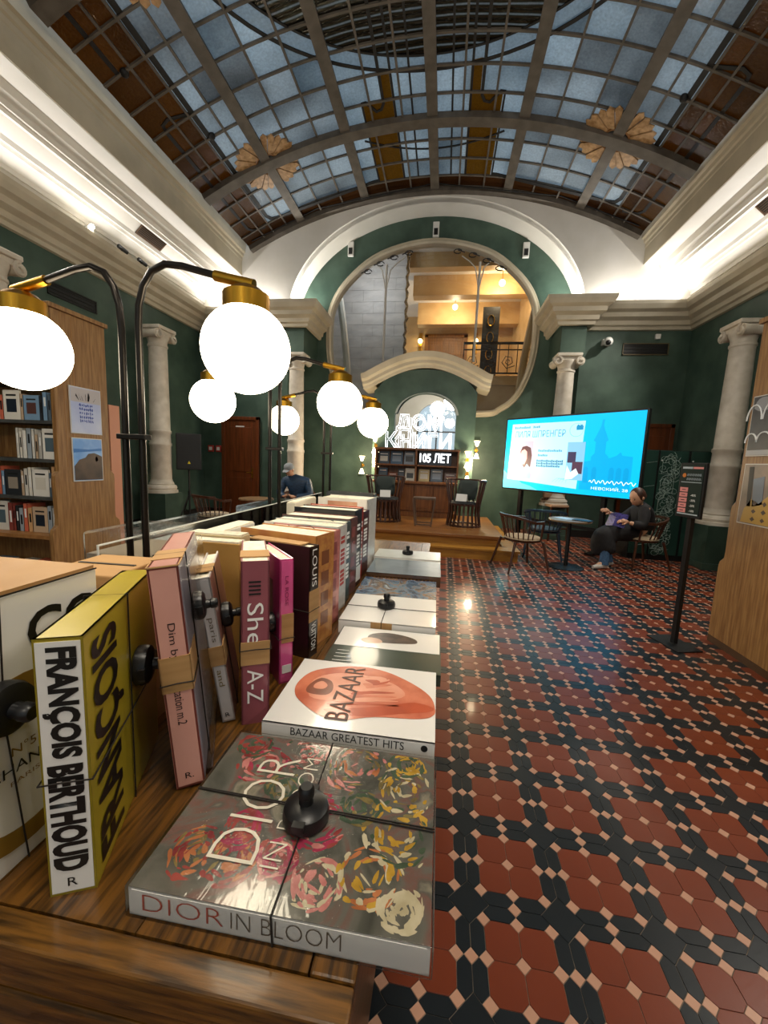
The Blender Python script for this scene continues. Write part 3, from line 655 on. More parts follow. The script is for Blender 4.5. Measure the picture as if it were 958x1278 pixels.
fo = [(-.85, 1.10, .24, .27, 0, 2, 'grey book with a landscape cover, top shelf far left'), (-.58, 1.10, .27, .28, 11, 1, 'blue book beside the grey landscape one on the top shelf'), (-.28, 1.10, .23, .29, 1, 3, 'grey book with dark cover picture left of the glowing sign'),
      (-.84, .745, .2, .26, 11, 6, 'blue patterned book, lower shelf far left'), (-.62, .745, .2, .16, 4, 5, 'low orange book on the lower shelf'), (-.40, .745, .14, .25, 7, 0, 'navy book in shadow on the lower shelf'), (-.24, .745, .21, .27, 2, 3, 'white book with dark lettering on the lower shelf'),
      (.06, .745, .23, .26, 5, 2, 'sand coloured book right of the shelf divider'), (.32, .745, .26, .28, 0, 1, 'steel blue book in the lower right compartment'), (.62, .745, .25, .20, 9, 4, 'brown book with orange picture, lower shelf far right')]
for x, z, wd, h, a, b_, lb in fo: face_out(x, z, wd, h, BKM[a], lb, extra=BKM[b_])
# glowing signs
NEON = mat('white_neon', 'ffffff', .4, emit=1.6, ecol='f4faff')
def neon_word(s, w, h, x, z, parent, y=0):
    cu = bpy.data.curves.new('n', 'FONT'); cu.body = s; cu.fill_mode = 'NONE'; cu.resolution_u = 3
    ob = bpy.data.objects.new('n', cu); COL.objects.link(ob); dg = bpy.context.evaluated_depsgraph_get(); dg.update()
    me = bpy.data.meshes.new_from_object(ob.evaluated_get(dg)); bpy.data.objects.remove(ob)
    xs = [v.co.x for v in me.vertices]; ys = [v.co.y for v in me.vertices]; x0, y0 = min(xs), min(ys); kx, ky = w/(max(xs)-x0), h/(max(ys)-y0)
    P_ = [((v.co.x-x0)*kx+x, y, (v.co.y-y0)*ky+z) for v in me.vertices]
    adj = {}
    for e in me.edges:
        a, b = e.vertices; adj.setdefault(a, []).append(b); adj.setdefault(b, []).append(a)
    seen = set(); bpy.data.meshes.remove(me)
    for st in list(adj):
        if st in seen: continue
        loop = [st]; seen.add(st); cur = st
        while True:
            nx = [q for q in adj[cur] if q not in seen]
            if not nx: break
            cur = nx[0]; seen.add(cur); loop.append(cur)
        MB().tube([P_[q] for q in loop], .005, 6, closed=True).build('letter_outline', NEON, parent)
ns = empty('neon_sign', (-.60, 8.78, 1.795), label='white neon outline sign ДОМ КНИГИ standing on the bookcase', category='sign')
neon_word('КНИГИ', 1.42, .34, -.70, .01, ns); neon_word('ДОМ', .98, .36, -.48, .37, ns, .02)
s105 = empty('anniversary_sign', (-.60, 8.72, 1.445), label='small glowing white sign 105 ЛЕТ on the top shelf', category='sign')
text('lettering', '105 ЛЕТ', .66, .20, (.07, 0, .06), (1, 0, 0), (0, 0, 1), NEON, s105, bold=.02); MB().box(.05, .75, .012, .03, 0, .30).build('backing', BKM[7], s105)
# tulip sconces on the aedicule
SHG = mat('tulip_lamp_glass', 'fff4dc', .4, emit=2.6, ecol='ffe3b0')
def tulip(x, z, up, parent, dn):
    s = 1 if dn == 0 else -1
    MB().lathe([(.022, 0), (.035, .02), (.045, .06), (.075, .13)] if s > 0 else [(.075, -.13), (.045, -.06), (.035, -.02), (.022, 0)], (x, -.14, z), 16).build('lamp_shade', SHG, parent, smooth=True)
def sconce(x, z0, z1, label, yw=AY):
    c = empty('tulip_sconce', (x, yw, z0), label=label, category='wall lamp', group='brass tulip sconces beside the mirror'); d = z1-z0
    wp_ = MB().lathe([(.04, -.0), (.04, .015), (.0001, .015)], n=16).build('wall_plate', BRASS, c); wp_.rotation_euler = (math.pi/2, 0, 0); wp_.location = (0, -.001, d/2)
    MB().tube([(0, 0, d/2), (0, -.14, d/2)], .009, 6).tube([(0, -.14, 0.05), (0, -.14, d-.05)], .009, 6).build('stem', BRASS, c)
    tulip(0, d-.03, 1, c, 0); tulip(0, .05, 0, c, 1)
sconce(.74, 1.72, 1.96, 'upper tulip sconce on the niche wall right of the bookcase', NY); sconce(.50, 1.50, 1.68, 'middle tulip sconce right of the platform bookcase'); sconce(.51, 1.20, 1.38, 'lowest tulip sconce right of the platform bookcase')
sconce(-1.56, 1.74, 1.94, 'upper tulip sconce left of the platform bookcase'); sconce(-1.53, 1.44, 1.60, 'middle tulip sconce left of the platform bookcase'); sconce(-2.02, 1.24, 1.50, 'lowest tulip sconce on the niche wall left of the bookcase', NY)
for x in (-1.7, .70): point('sconce_light', (x, AY-.35, 1.55), 40, (1, .8, .52), .08)
# ------------------------------------------------------------------ small fittings on walls
WP = mat('white_plastic', 'd8d8d4', .4); BP = mat('black_plastic', '121314', .45)
for i, (x, z) in enumerate(((-2.48, 6.43), (-.5, 6.78), (1.52, 6.28))):
    q = empty('sensor_box', (x, NY, z), label=('white sensor box on the left of the green arch', 'white sensor box at the crown of the green arch', 'white sensor box on the right of the green arch')[i], category='sensor', group='sensor boxes on the green arch')
    MB().box(-.07, .07, -.06, 0, -.16, .16).build('case', WP, q, bevel=.01); MB().box(-.045, .045, -.066, -.06, -.12, .02).build('lens_window', BP, q)
cm = empty('dome_camera', (3.18, YB, 4.12), label='white dome camera on the back wall right of the niche', category='camera')
MB().box(-.10, .06, -.10, 0, -.06, .06).build('bracket', WP, cm, bevel=.015); MB().ball((-.02, -.18, -.02), .09, 10).build('dome', WP, cm, smooth=True); MB().ball((-.04, -.24, -.05), .05, 8).build('lens', BP, cm, smooth=True)
MB().box(-.05, .05, -.05, 0, -.05, .05).build('wall_sensor', WP, loc=(4.15, YB, 4.24), bevel=.008, label='small white wall sensor under the back cornice', category='sensor')
def grille(name, w, h, mw, label, nslat, mfr, msl):
    q = empty(name, mw=mw, label=label, category='vent')
    MB().box(-w/2, w/2, -.01, -.002, -h/2, h/2).build('backing', BP, q)
    MB().box(-w/2, w/2, -.02, -.01, h/2-.02, h/2).box(-w/2, w/2, -.02, -.01, -h/2, -h/2+.02).box(-w/2, -w/2+.02, -.02, -.01, -h/2, h/2).box(w/2-.02, w/2, -.02, -.01, -h/2, h/2).build('frame', mfr, q)
    for k in range(nslat): z = -h/2+.02+(h-.04)*(k+.5)/nslat; MB().box(-w/2+.02, w/2-.02, -.018, -.01, z-.004, z+.004).build('slat', msl, q)
    return q
q_ = Matrix.Translation((XL, 5.85, 3.85)) @ Matrix.Rotation(math.pi/2, 4, 'Z')
grille('wall_vent', .85, .2, q_, 'dark vent high on the left wall', 3, BP, BP)
VB = mat('brown_vent', '5b4430', .5)
grille('wall_vent', .88, .24, Matrix.Translation((3.95, YB, 4.0)), 'dark rectangular vent on the back wall right of the niche', 3, mat('bronze_frame', '5e5238', .4), BP)
for s, yv, lb in ((1, 7.05, 'brown grille in the left cove near the gable'), (-1, 6.7, 'brown grille in the right cove')):
    x = XL+.465 if s > 0 else XR-.465
    n_ = Vector((s*.66, 0, -.75)); u_ = Vector((0, 1, 0)) if s < 0 else Vector((0, -1, 0)); y_ = -n_; z_ = u_.cross(y_); mm = Matrix.Identity(4)
    for i in range(3): mm[i][0] = u_[i]; mm[i][1] = y_[i]; mm[i][2] = z_[i]
    mm.translation = Vector((x, yv, 5.345))+n_*.006
    grille('cove_vent', .62, .22, mm, lb, 6, VB, VB)
fp = MB().box(3.62, 4.05, YB-.062, YB-.048, 4.92, 5.22).build('access_hatch', WHITE, bevel=.004, label='white access hatch in the gable right of the arch', category='hatch')
SPB = mat('spotlight_glow', 'fffaf0', .3, emit=15, ecol='fff4e0')
for i, yv in enumerate((4.05, 5.9)):
    q = empty('cornice_spotlight', (XL+.30, yv, 4.845), label=('lit spotlight on the left cornice nearest the viewer', 'lit spotlight on the left cornice above the lamp pole')[i], category='spotlight', group='spotlights on the left cornice')
    MB().box(-.03, .03, -.06, .06, 0, .05).build('housing', WP, q, bevel=.008); MB().ball((.05, 0, .06), .035, 8).build('bulb', SPB, q, smooth=True)
for i, yv in enumerate((6.55, 7.0)):
    q = empty('cornice_projector', (XL+.30, yv, 4.845), label=('black projector nearer on the left cornice', 'black projector farther along the left cornice')[i], category='spotlight', group='black projectors on the cornice')
    MB().tube([(0, -.08, .07), (0, .1, .05)], .035, 10).build('barrel', BP, q); MB().box(-.02, .02, -.02, .02, 0, .06).build('foot', BP, q)
q = empty('cornice_projector', (XR-.30, 6.35, 4.845), label='black projector on the right cornice', category='spotlight', group='black projectors on the cornice')
MB().tube([(0, -.14, .07), (0, .12, .07)], .035, 10).build('barrel', BP, q); MB().box(-.02, .02, -.02, .02, 0, .06).build('foot', BP, q)
RB = mat('red_alarm_plastic', 'a5322a', .4)
for i, x in enumerate((-5.72, -5.52)):
    q = empty('alarm_box', (x, YB, 1.63), label=('red alarm call point nearer the column', 'red alarm call point nearer the brown door')[i], category='alarm', group='red alarm boxes')
    MB().box(-.07, .07, -.05, 0, -.08, .08).build('case', RB, q, bevel=.01); MB().box(-.04, .04, -.055, -.05, -.04, .04).build('label_plate', WP, q)
q = empty('wall_loudspeaker', (-5.55, YB, 4.05), label='black wall loudspeaker under the cornice in the left corner', category='loudspeaker')
MB().box(-.14, .14, -.2, 0, -.2, .2).build('case', BP, q, bevel=.015); MB().box(-.11, .11, -.206, -.2, -.17, .17).build('grille', BP, q)
# chandelier behind the viewer, seen only in the mirror
ch = empty('chandelier', (.2, .1, 5.2), label='brass chandelier with opal globes reflected in the arched mirror', category='chandelier')
MB().tube([(0, 0, -.6), (0, 0, 1.95)], .02, 8).build('stem', BRASS, ch); MB().lathe([(.02, -.75), (.09, -.6), (.05, -.4), (.08, -.2), (.03, 0)], n=16).build('body', BRASS, ch, smooth=True)
OPAL = mat('opal_globe', 'fff6e6', .3, emit=3, ecol='fff0d6')
for k in range(10):
    a = k*math.pi/5; r, z = (.55, -.05) if k % 2 else (.36, -.5)
    am = MB().tube([(0, 0, z-.1), (r*.5*math.cos(a), r*.5*math.sin(a), z-.2), (r*math.cos(a), r*math.sin(a), z)], .012, 6).build('arm', BRASS, ch)
    MB().ball((r*math.cos(a), r*math.sin(a), z+.1), .1, 8).build('globe', OPAL, am, smooth=True)
# ------------------------------------------------------------------ big screen on its stand
tvx = Vector((3.175-1.285, 7.03-9.08, 0)); TVW = tvx.length; TVH = 1.50
tv = empty('display_screen', (1.285, 9.08, 1.01), math.atan2(tvx.y, tvx.x), label='large flat display screen showing a cyan book talk slide', category='screen')
BEZ = mat('black_screen_bezel', '0c0d0f', .35)
MB().box(0, TVW, .0, .09, 0, TVH).build('case', BEZ, tv, bevel=.006)
def em(name, c, s=1.0): return mat(name, c, .4, emit=s, ecol=c, spec=.3)
SC = .47
def rect(x0, x1, z0, z1, m, name, y=-.002, parent=None): return MB().box(x0, x1, y, y+.0015, z0, z1).build(name, m, parent)
scr = rect(.03, TVW-.03, .03, TVH-.03, em('screen_cyan', '00b4ee', SC), 'screen_panel', parent=tv)
u = TVW/2.78; dk = em('screen_blue_shade', '00a0dc', SC); dk2 = em('screen_blue_shade_deep', '0094cf', SC)
def poly(pts, m, name, y=-.0035): return MB().sheet([(a*u, b) for a, b in pts], t=.001, fr=lambda a, b, w_: (a, y+w_, b)).build(name, m, scr)
# tower of the building
poly([(1.92, .35), (2.22, .35), (2.22, .72), (2.16, .78), (2.16, .98), (2.20, 1.0), (2.12, 1.18), (2.09, 1.26), (2.10, 1.36), (2.06, 1.36), (2.05, 1.26), (2.02, 1.18), (1.94, 1.0), (1.98, .98), (1.98, .78), (1.92, .72)], dk, 'slide_tower')
poly([(1.75, .12), (2.62, .12), (2.62, .72), (2.45, .74), (2.42, .80), (2.36, .74), (2.26, .70), (1.75, .62)], dk, 'slide_building', -.003)
for x in (1.85, 2.0, 2.3, 2.42, 2.54):
    poly([(x-.045, .25), (x+.045, .25)]+[(x+.045*math.cos(a*.6), .48+.06*math.sin(a*.6)) for a in range(6)], dk2, 'slide_arch', -.0042)
poly([(0.03, .03), (.9, .03), (.72, .10), (.5, .15), (.3, .30), (.12, .33), (.03, .40)], em('screen_pale_cyan', '58d8fa', SC), 'slide_wave', -.003)
poly([(.13, .22), (1.70, .12), (1.76, 1.36), (.17, 1.37)], em('screen_slide_paper', 'a6e4fb', SC), 'slide_card', -.0045)
def q4(x0, x1, z0, z1, c, nm, y=-.006): return poly([(x0, z0), (x1, z0), (x1, z1), (x0, z1)], em('slide_'+c, c, SC), nm, y)
q4(.22, .72, .26, 1.02, 'a9a2b8', 'slide_photo'); 
poly([(.58, .40), (.68, .50), (.70, .72), (.66, .88), (.56, .92), (.46, .90), (.42, .80), (.46, .66), (.5, .5)], em('slide_hair', '4a3038', SC), 'slide_hair', -.0075)
poly([(.44, .62), (.48, .54), (.54, .54), (.59, .66), (.58, .80), (.52, .85), (.45, .82), (.43, .72)], em('slide_face', 'd6a2a0', SC), 'slide_face', -.0085)
poly([(.24, .26), (.70, .26), (.69, .46), (.60, .55), (.54, .46), (.48, .54), (.34, .48), (.26, .38)], em('slide_shirt', '8ed2ee', SC), 'slide_shirt', -.0092)
q4(1.46, 1.80, .28, .98, '7ab4d8', 'slide_book'); q4(1.48, 1.64, .60, .80, '3a3450', 'slide_book_figure', -.0075); q4(1.58, 1.78, .40, .62, '4a3448', 'slide_book_figure', -.0078)
poly([(1.46, .28), (1.60, .30), (1.72, .40), (1.66, .50), (1.56, .42), (1.48, .55)], em('slide_pale', 'cfe8f4', SC), 'slide_book_figure', -.008)
TXT = em('slide_text_blue', '4a8fb4', SC*.9); TXD = em('slide_text_dark', '2f6f96', SC*.9); TXW = em('slide_text_white', 'e8fbff', SC)
text('slide_title', 'ЛИЛЯ ШПРЕНГЕР', 1.14*u, .13, (.25*u, -.0068, 1.09), (1, 0, 0), (0, 0, 1), TXT, scr, lift=0)
for x0, x1, z in ((.24, .62, 1.27), (.68, .84, 1.27), (.84, 1.36, .80), (.84, 1.06, .71), (.82, 1.40, .60), (.82, 1.40, .55), (.82, 1.34, .50)):
    n = int((x1-x0)/.035)
    for k in range(n): MB().box((x0+(x1-x0)*k/n)*u, (x0+(x1-x0)*(k+.72)/n)*u, -.0068, -.006, z, z+(.035 if k % 3 else .045)).build('slide_text_mark', TXD if z < .62 else TXT, scr)
text('slide_address', 'НЕВСКИЙ, 28', .62*u, .07, (1.98*u, -.0068, .13), (1, 0, 0), (0, 0, 1), TXW, scr, lift=0)
MB().tube([((1.93+k*.011)*u, -.007, .27+.028*math.sin(k*.9)+.03*(math.sin(k*.23)**8)) for k in range(72)], .006, 4).build('slide_signature', TXW, scr)
MB().tube([((1.60+.13*math.cos(t*.2))*u, -.0068, 1.20+.12*math.sin(t*.2)) for t in range(32)], .0025, 4, closed=True).build('slide_stamp', TXT, scr)
MB().ball((1.66*u, -.004, 1.26), .001, 4).build('slide_dot', TXT, scr); poly([(1.60, 1.2), (1.72, 1.2), (1.73, 1.26), (1.70, 1.30), (1.66, 1.28), (1.62, 1.30), (1.595, 1.26)], em('slide_emblem', '1a86b8', SC), 'slide_emblem', -.0062)
for k in range(5): MB().tube([((1.2+.07*k)*u, -.0068, .22), ((1.3+.05*k)*u, -.0068, .3), ((1.5+.03*k)*u, -.0068, .26+.02*k)], .002, 4).build('slide_line', TXT, scr)
for x in (.42, TVW-.62):
    p_ = MB().box(x, x+.07, .03, .12, -1.0, .9).build('stand_post', BEZ, tv)
    MB().box(x-.03, x+.10, -.28, .42, -1.008, -.965).build('stand_foot', BEZ, tv)
MB().box(.42, TVW-.6, .05, .10, -.62, -.56).build('stand_crossbar', BEZ, tv)
# ------------------------------------------------------------------ lockers
LG = mat('dark_green_locker', '17332c', .4, col2='1f3f36', scale=2); LA = mat('locker_line_art', '9fb3aa', .5)
lk = empty('locker_block', (3.22, 7.30, 0), label='dark green locker block with white line art by the right wall', category='lockers')
MB().box(0, 1.24, .02, .5, .0, 1.87).build('body', mat('locker_black', '0d0f0f', .5), lk)
for k, (x0, x1) in enumerate(((.01, .30), (.33, .76), (.80, 1.21))):
    d = MB().box(x0, x1, 0, .02, .10, 1.86).build('locker_door', LG, lk, bevel=.003)
    for z in ((.25, .75, 1.25, 1.65) if k != 1 else ()): MB().bar((x0+.12, -.004, z), (x0+.28, -.004, z+.03), .008, .004).build('scratch_mark', LA, d)
    lo_ = MB().lathe([(.012, 0), (.012, .012), (.0001, .012)], (0, 0, 0), 10).build('lock', WP, d); lo_.rotation_euler = (math.pi/2, 0, 0); lo_.location = (x0+.03, 0, 1.70)
    if k == 1:
        rnd = random.Random(3)
        la = MB()
        for q in range(64):
            cx, cz = x0+.03+rnd.random()*.24, .14+q*.026
            la.tube([(cx+(.02+.007*t)*math.cos(t*.8+q), -.002, cz+(.02+.006*t)*math.sin(t*.8+q)) for t in range(10)], .003, 3)
        for q in range(5):
            z0 = .2+q*.32; la.bar((x0+.01, -.002, z0), (x0+.3, -.002, z0), .004); la.bar((x0+.05, -.002, z0), (x0+.05, -.002, z0+.2), .004); la.bar((x0+.25, -.002, z0), (x0+.25, -.002, z0+.2), .004)
            la.tube([(x0+.15+.10*math.cos(t*.4), -.002, z0+.2+.1*math.sin(t*.4)) for t in range(9)], .003, 3)
        la.build('line_art', LA, d)
# ------------------------------------------------------------------ poster stand
sg = empty('sign_stand', (2.10, 3.70, 0), math.radians(-74), label='black floor stand holding a framed discount poster', category='sign')
BM = mat('black_metal', '101112', .45)
MB().box(-.17, .17, -.12, .12, 0, .012).build('base_plate', BM, sg, bevel=.003)
MB().box(-.02, .02, -.018, .018, .012, 1.5).build('post', BM, sg)
fr_ = MB().box(-.12, .12, -.045, -.02, 1.13, 1.59).build('frame', BM, sg, bevel=.003)
MB().box(-.103, .103, -.048, -.045, 1.15, 1.575).build('poster', mat('poster_dark_green', '10241f', .4), sg)
PKR = mat('poster_pink', 'd88a86', .5); PPL = mat('poster_pale', 'a9b4ba', .5); POR = mat('poster_orange', 'c9762e', .5)
MB().box(-.095, .0, -.0495, -.048, 1.54, 1.557).build('poster_band', PPL, sg); MB().box(.005, .098, -.0495, -.048, 1.54, 1.557).build('poster_band', PKR, sg)
for z in (1.49, 1.455):
    MB().tube([(-.045+.0055*k, -.049, z+.010*(1 if k % 2 else -1)) for k in range(25)], .0022, 4).build('poster_heading', PPL, sg)
MB().lathe([(.018, 0), (.018, .001), (.0001, .001)], n=12).build('poster_dot', POR, sg, loc=(-.072, -.048, 1.485)).rotation_euler = (math.pi/2, 0, 0)
MB().box(-.095, .095, -.0495, -.048, 1.425, 1.431).build('poster_band', PPL, sg)
for k in range(5):
    z = 1.365-.044*k; MB().box(-.096, -.02, -.0495, -.048, z-.018, z+.018).build('poster_row', PKR, sg); MB().box(-.075, -.04, -.0505, -.0495, z-.003, z+.003).build('poster_row_text', INKD, sg)
    if k: text('discount_figure', '-%d0%%' % (5-k), .05, .018, (.012, -.0495, z-.009), (1, 0, 0), (0, 0, 1), INKW, sg, bold=.01)
MB().box(-.098, .098, -.0495, -.048, 1.155, 1.165).build('poster_band', PPL, sg)
# ------------------------------------------------------------------ cafe tables and chairs
CHW = wood('walnut_chair_wood', '4a2a18', '35190c', 'z', 8, .35); CUSH = mat('beige_cushion', 'a8957c', .9, col2='978468', scale=40); BLK2 = mat('black_cushion', '1b1c20', .6); BLW = mat('dark_blue_lit_frame', '20303f', .3)  # last colour: dark chair frame with blue light put into its tone
def cafe_chair(x, y, rz, label, wm=CHW, cm=CUSH):
    """front faces local -y"""
    c = empty('cafe_chair', (x, y, 0), rz, label=label, category='chair', group='cafe chairs')
    for sx, sy in ((-1, -1), (1, -1), (-1, 1), (1, 1)):
        MB().tube([(sx*.27, sy*.26, 0), (sx*.20, sy*.19, .42)] if sy < 0 else [(sx*.27, .30, 0), (sx*.20, .20, .42)], [.013, .019], 8).build('leg', wm, c, smooth=True)
    MB().lathe([(.20, .405), (.235, .415), (.24, .43), (.0001, .43)], n=24).build('seat', wm, c, smooth=True)
    MB().lathe([(.215, .43), (.235, .445), (.225, .47), (.15, .485), (.0001, .487)], n=24).build('cushion', cm, c, smooth=True)
    rail = []
    for k in range(17):
        a = math.radians(-38+k*256/16); h = .70+.07*math.sin(max(0, math.sin(a))*1.5)
        rail.append((.30*math.cos(a), .02+.28*math.sin(a), h))
    MB().sweep([(-.014, -.018), (.014, -.018), (.014, .018), (-.014, .018)], [(q, (Vector((q[0], q[1], 0)).normalized()), (0, 0, 1)) for q in rail]).build('top_rail', wm, c, smooth=True)
    for k in range(2, 15):
        q = rail[k]; a = math.atan2(q[1]-.02, q[0]); MB().tube([(.215*math.cos(a), .215*math.sin(a), .425), (q[0], q[1], q[2])], .008, 6).build('spindle', wm, c)
    for k in (0, 16):
        q = rail[k]; MB().tube([(q[0]*.82, q[1]*1.0, .42), q], .013, 6).build('arm_post', wm, c)
    c.scale = (1.1, 1.1, 1.04)
    return c
cafe_chair(1.20, 6.02, math.radians(108), 'walnut spindle chair with beige cushion, its back toward the platform')
cafe_chair(1.74, 7.02, math.radians(168), 'dark spindle chair tinted as if blue-lit behind the round table under the screen', BLW, BLK2)
cafe_chair(3.12, 6.72, math.radians(-78), 'walnut armchair in which the reading person sits')
def round_table(x, y, label, top='7d6a52'):
    t = empty('round_table', (x, y, 0), label=label, category='table', group='round cafe tables')
    MB().lathe([(.0001, 0), (.26, 0), (.26, .012), (.05, .03), (.0001, .03)], n=28).build('base', BM, t, smooth=True); MB().tube([(0, 0, .02), (0, 0, .715)], .03, 12).build('pole', BM, t, smooth=True)
    MB().lathe([(.0001, .713), (.30, .713), (.305, .72), (.305, .735), (.30, .742), (.0001, .742)], n=36).build('table_top', mat('table_top_'+top, top, .3, col2='6a5842', scale=10), t, smooth=True)
    return t
round_table(1.93, 6.31, 'round cafe table with papers before the reading person')
MB().box(-.10, .10, -.14, .14, 0, .004).build('leaflet', mat('pale_blue_paper', '9fc0dc', .5), loc=(1.86, 6.36, .7435), label='pale leaflet lying on the round cafe table', category='leaflet').rotation_euler = (0, 0, .5)
bk_ = empty('menu_book', (2.07, 6.19, .7425), .9, label='dark thin book lying on the round cafe table', category='book'); MB().box(-.09, .09, -.12, .12, 0, .012).build('cover', BKM[7], bk_); MB().box(-.087, .085, -.117, .117, .003, .009).build('page_block', PAGES, bk_)
# tall chair under the screen
st = empty('bar_chair', (2.36, 8.72, 0), .2, label='tall bar chair with tan padded back below the screen', category='chair')
TANL = mat('tan_leather', 'a8876a', .5)
for sx in (-1, 1):
    for sy in (-1, 1): MB().bar((sx*.20, sy*.19, 0), (sx*.17, sy*.16, .72 if sy < 0 else .98), .03).build('leg', CHW, st)
MB().box(-.19, .19, -.19, .18, .70, .75).build('seat', TANL, st, bevel=.015); MB().box(-.24, .24, .10, .17, .86, 1.0).build('backrest', TANL, st, bevel=.03)
for z in (.25, .5): MB().box(-.18, .18, -.20, -.17, z, z+.025).build('foot_rail', CHW, st)
MB().bar((-.27, .1, .84), (.27, .1, .84), .03).build('back_rail', CHW, st)
# left side of the hall
cafe_chair(-3.86, 6.28, math.radians(150), 'dark spindle chair standing alone left of the round table, near the loudspeaker', CHW, CUSH)
round_table(-3.30, 6.72, 'round cafe table near the man in the cap', '8a6a48')
cafe_chair(-2.90, 7.72, math.radians(0), 'spindle chair in which the man in the cap sits')
# slatted armchairs on the platform
ARM = wood('dark_slat_wood', '46281a', '2f1810', 'z', 8, .4); PIL = mat('dark_green_pillow', '2a3330', .85)
def slat_chair(x, y, rz, label, group='slatted armchairs on the platform'):
    c = empty('slatted_armchair', (x, y, .345), rz, label=label, category='armchair', group=group)
    for k in range(22):
        a = math.radians(-90+k*360/22)   # front is -y
        fr_open = math.sin(a) < -.55; top = .43 if fr_open else .86
        def at(r, z): return Vector((r*math.cos(a)*1.08, r*math.sin(a)*.95, z))
        n = Vector((math.cos(a), math.sin(a), 0)); t = Vector((-math.sin(a), math.cos(a), 0))
        pts = [at(.30, 0), at(.265, .26), at(.275, .43)]+([] if fr_open else [at(.315, .66), at(.35, .86)])
        MB().sweep([(-.017, -.01), (.017, -.01), (.017, .01), (-.017, .01)], [(q, t, n) for q in pts]).build('slat', ARM, c)
    for r, z, nm in ((.27, .405, 'seat_ring'), (.30, .02, 'base_ring')):
        MB().tube([(r*math.cos(a*.314)*1.06, r*math.sin(a*.314)*.94, z) for a in range(20)], .016, 6, closed=True).build(nm, ARM, c)
    MB().tube([(.35*math.cos(math.radians(-32+k*244/14))*1.08, .35*math.sin(math.radians(-32+k*244/14))*.95, .86) for k in range(15)], .017, 6).build('top_rail', ARM, c)
    MB().lathe([(.0001, .41), (.25, .41), (.26, .43), (.25, .46), (.0001, .47)], n=24).build('seat', mat('black_seat_pad', '17181a', .7), c, smooth=True)
    return c
def pillow(x, y, z, rz, label):
    p_ = MB(); n = 9; V = {}
    for i in range(n):
        for j in range(n):
            uu, vv = i/(n-1)*2-1, j/(n-1)*2-1; th = .065*(max(0, (1-uu**4)*(1-vv**4)))**.6
            p_.v.append((uu*.19*(1-.08*vv*vv), -th, vv*.19*(1-.08*uu*uu)))
    for i in range(n):
        for j in range(n):
            uu, vv = i/(n-1)*2-1, j/(n-1)*2-1; th = .065*(max(0, (1-uu**4)*(1-vv**4)))**.6
            p_.v.append((uu*.19*(1-.08*vv*vv), th+.0005, vv*.19*(1-.08*uu*uu)))
    for b in (0, n*n):
        for i in range(n-1):
            for j in range(n-1): p_.f.append((b+i*n+j, b+(i+1)*n+j, b+(i+1)*n+j+1, b+i*n+j+1))
    o = p_.build('pillow', PIL, smooth='all', loc=(x, y, z), label=label, category='pillow'); o.rotation_euler = (-.25, 0, rz); return o
def card(x, y, z, rz, label):
    c = empty('reserved_card', (x, y, z), rz, label=label, category='card'); MB().hexa([(-.1, -.05, 0), (.1, -.05, 0), (.1, -.047, 0), (-.1, -.047, 0), (-.1, -.003, .13), (.1, -.003, .13), (.1, 0, .13), (-.1, 0, .13)]).build('front_leaf', WP, c); MB().hexa([(-.1, .047, 0), (.1, .047, 0), (.1, .05, 0), (-.1, .05, 0), (-.1, 0, .13), (.1, 0, .13), (.1, .003, .13), (-.1, .003, .13)]).build('back_leaf', WP, c)
slat_chair(-1.10, 7.66, math.radians(12), 'dark slatted armchair on the left of the platform'); slat_chair(.42, 7.62, math.radians(-22), 'dark slatted armchair on the right of the platform')
pillow(-1.12, 7.78, 1.02, .2, 'dark pillow in the left slatted armchair'); pillow(.47, 7.75, 1.02, -.35, 'dark pillow in the right slatted armchair')
card(-1.08, 7.52, .82, .15, 'white folded card on the left slatted armchair'); card(.36, 7.50, .82, -.3, 'white folded card on the right slatted armchair')
so_ = empty('side_stool', (-.32, 7.36, .345), label='open wooden frame stool between the slatted armchairs', category='stool')
GW = wood('grey_brown_wood', '5f4a38', '4a382a', 'z', 8, .4)
for sy in (-.15, .15):
    for sx in (-1, 1): MB().bar((sx*.14, sy, 0), (sx*.20, sy, .5), .028).build('leg', GW, so_)
    MB().bar((-.20, sy, .5), (.20, sy, .5), .03).build('top_rail', GW, so_); MB().bar((-.14, sy, .03), (.14, sy, .03), .025).build('bottom_rail', GW, so_)
MB().box(-.20, .20, -.16, .16, .5, .52).build('seat', GW, so_)
# ------------------------------------------------------------------ loudspeaker on tripod
ts = empty('speaker_tripod', (-5.16, 7.52, 0), .5, label='black tripod stand under the loudspeaker by the left wall', category='stand')
MB().tube([(0, 0, .1), (0, 0, 1.16)], .018, 10).build('pole', BP, ts); MB().tube([(0, 0, .62), (0, 0, .72)], .03, 10).build('collar', BP, ts)
for k in range(3):
    a = k*2.094; MB().tube([(0, 0, .68), (.42*math.cos(a), .42*math.sin(a), .012)], .012, 6).build('leg', BP, ts); MB().tube([(0, 0, .25), (.21*math.cos(a), .21*math.sin(a), .34)], .008, 6).build('brace', BP, ts)
sp = empty('loudspeaker', (-5.16, 7.52, 1.16), .62, label='black loudspeaker box on the tripod by the left column', category='loudspeaker')
MB().hexa([(-.23, -.19, 0), (.23, -.19, 0), (.16, .19, 0), (-.16, .19, 0), (-.23, -.19, .72), (.23, -.19, .72), (.16, .19, .70), (-.16, .19, .70)]).build('case', BP, sp, bevel=.015)
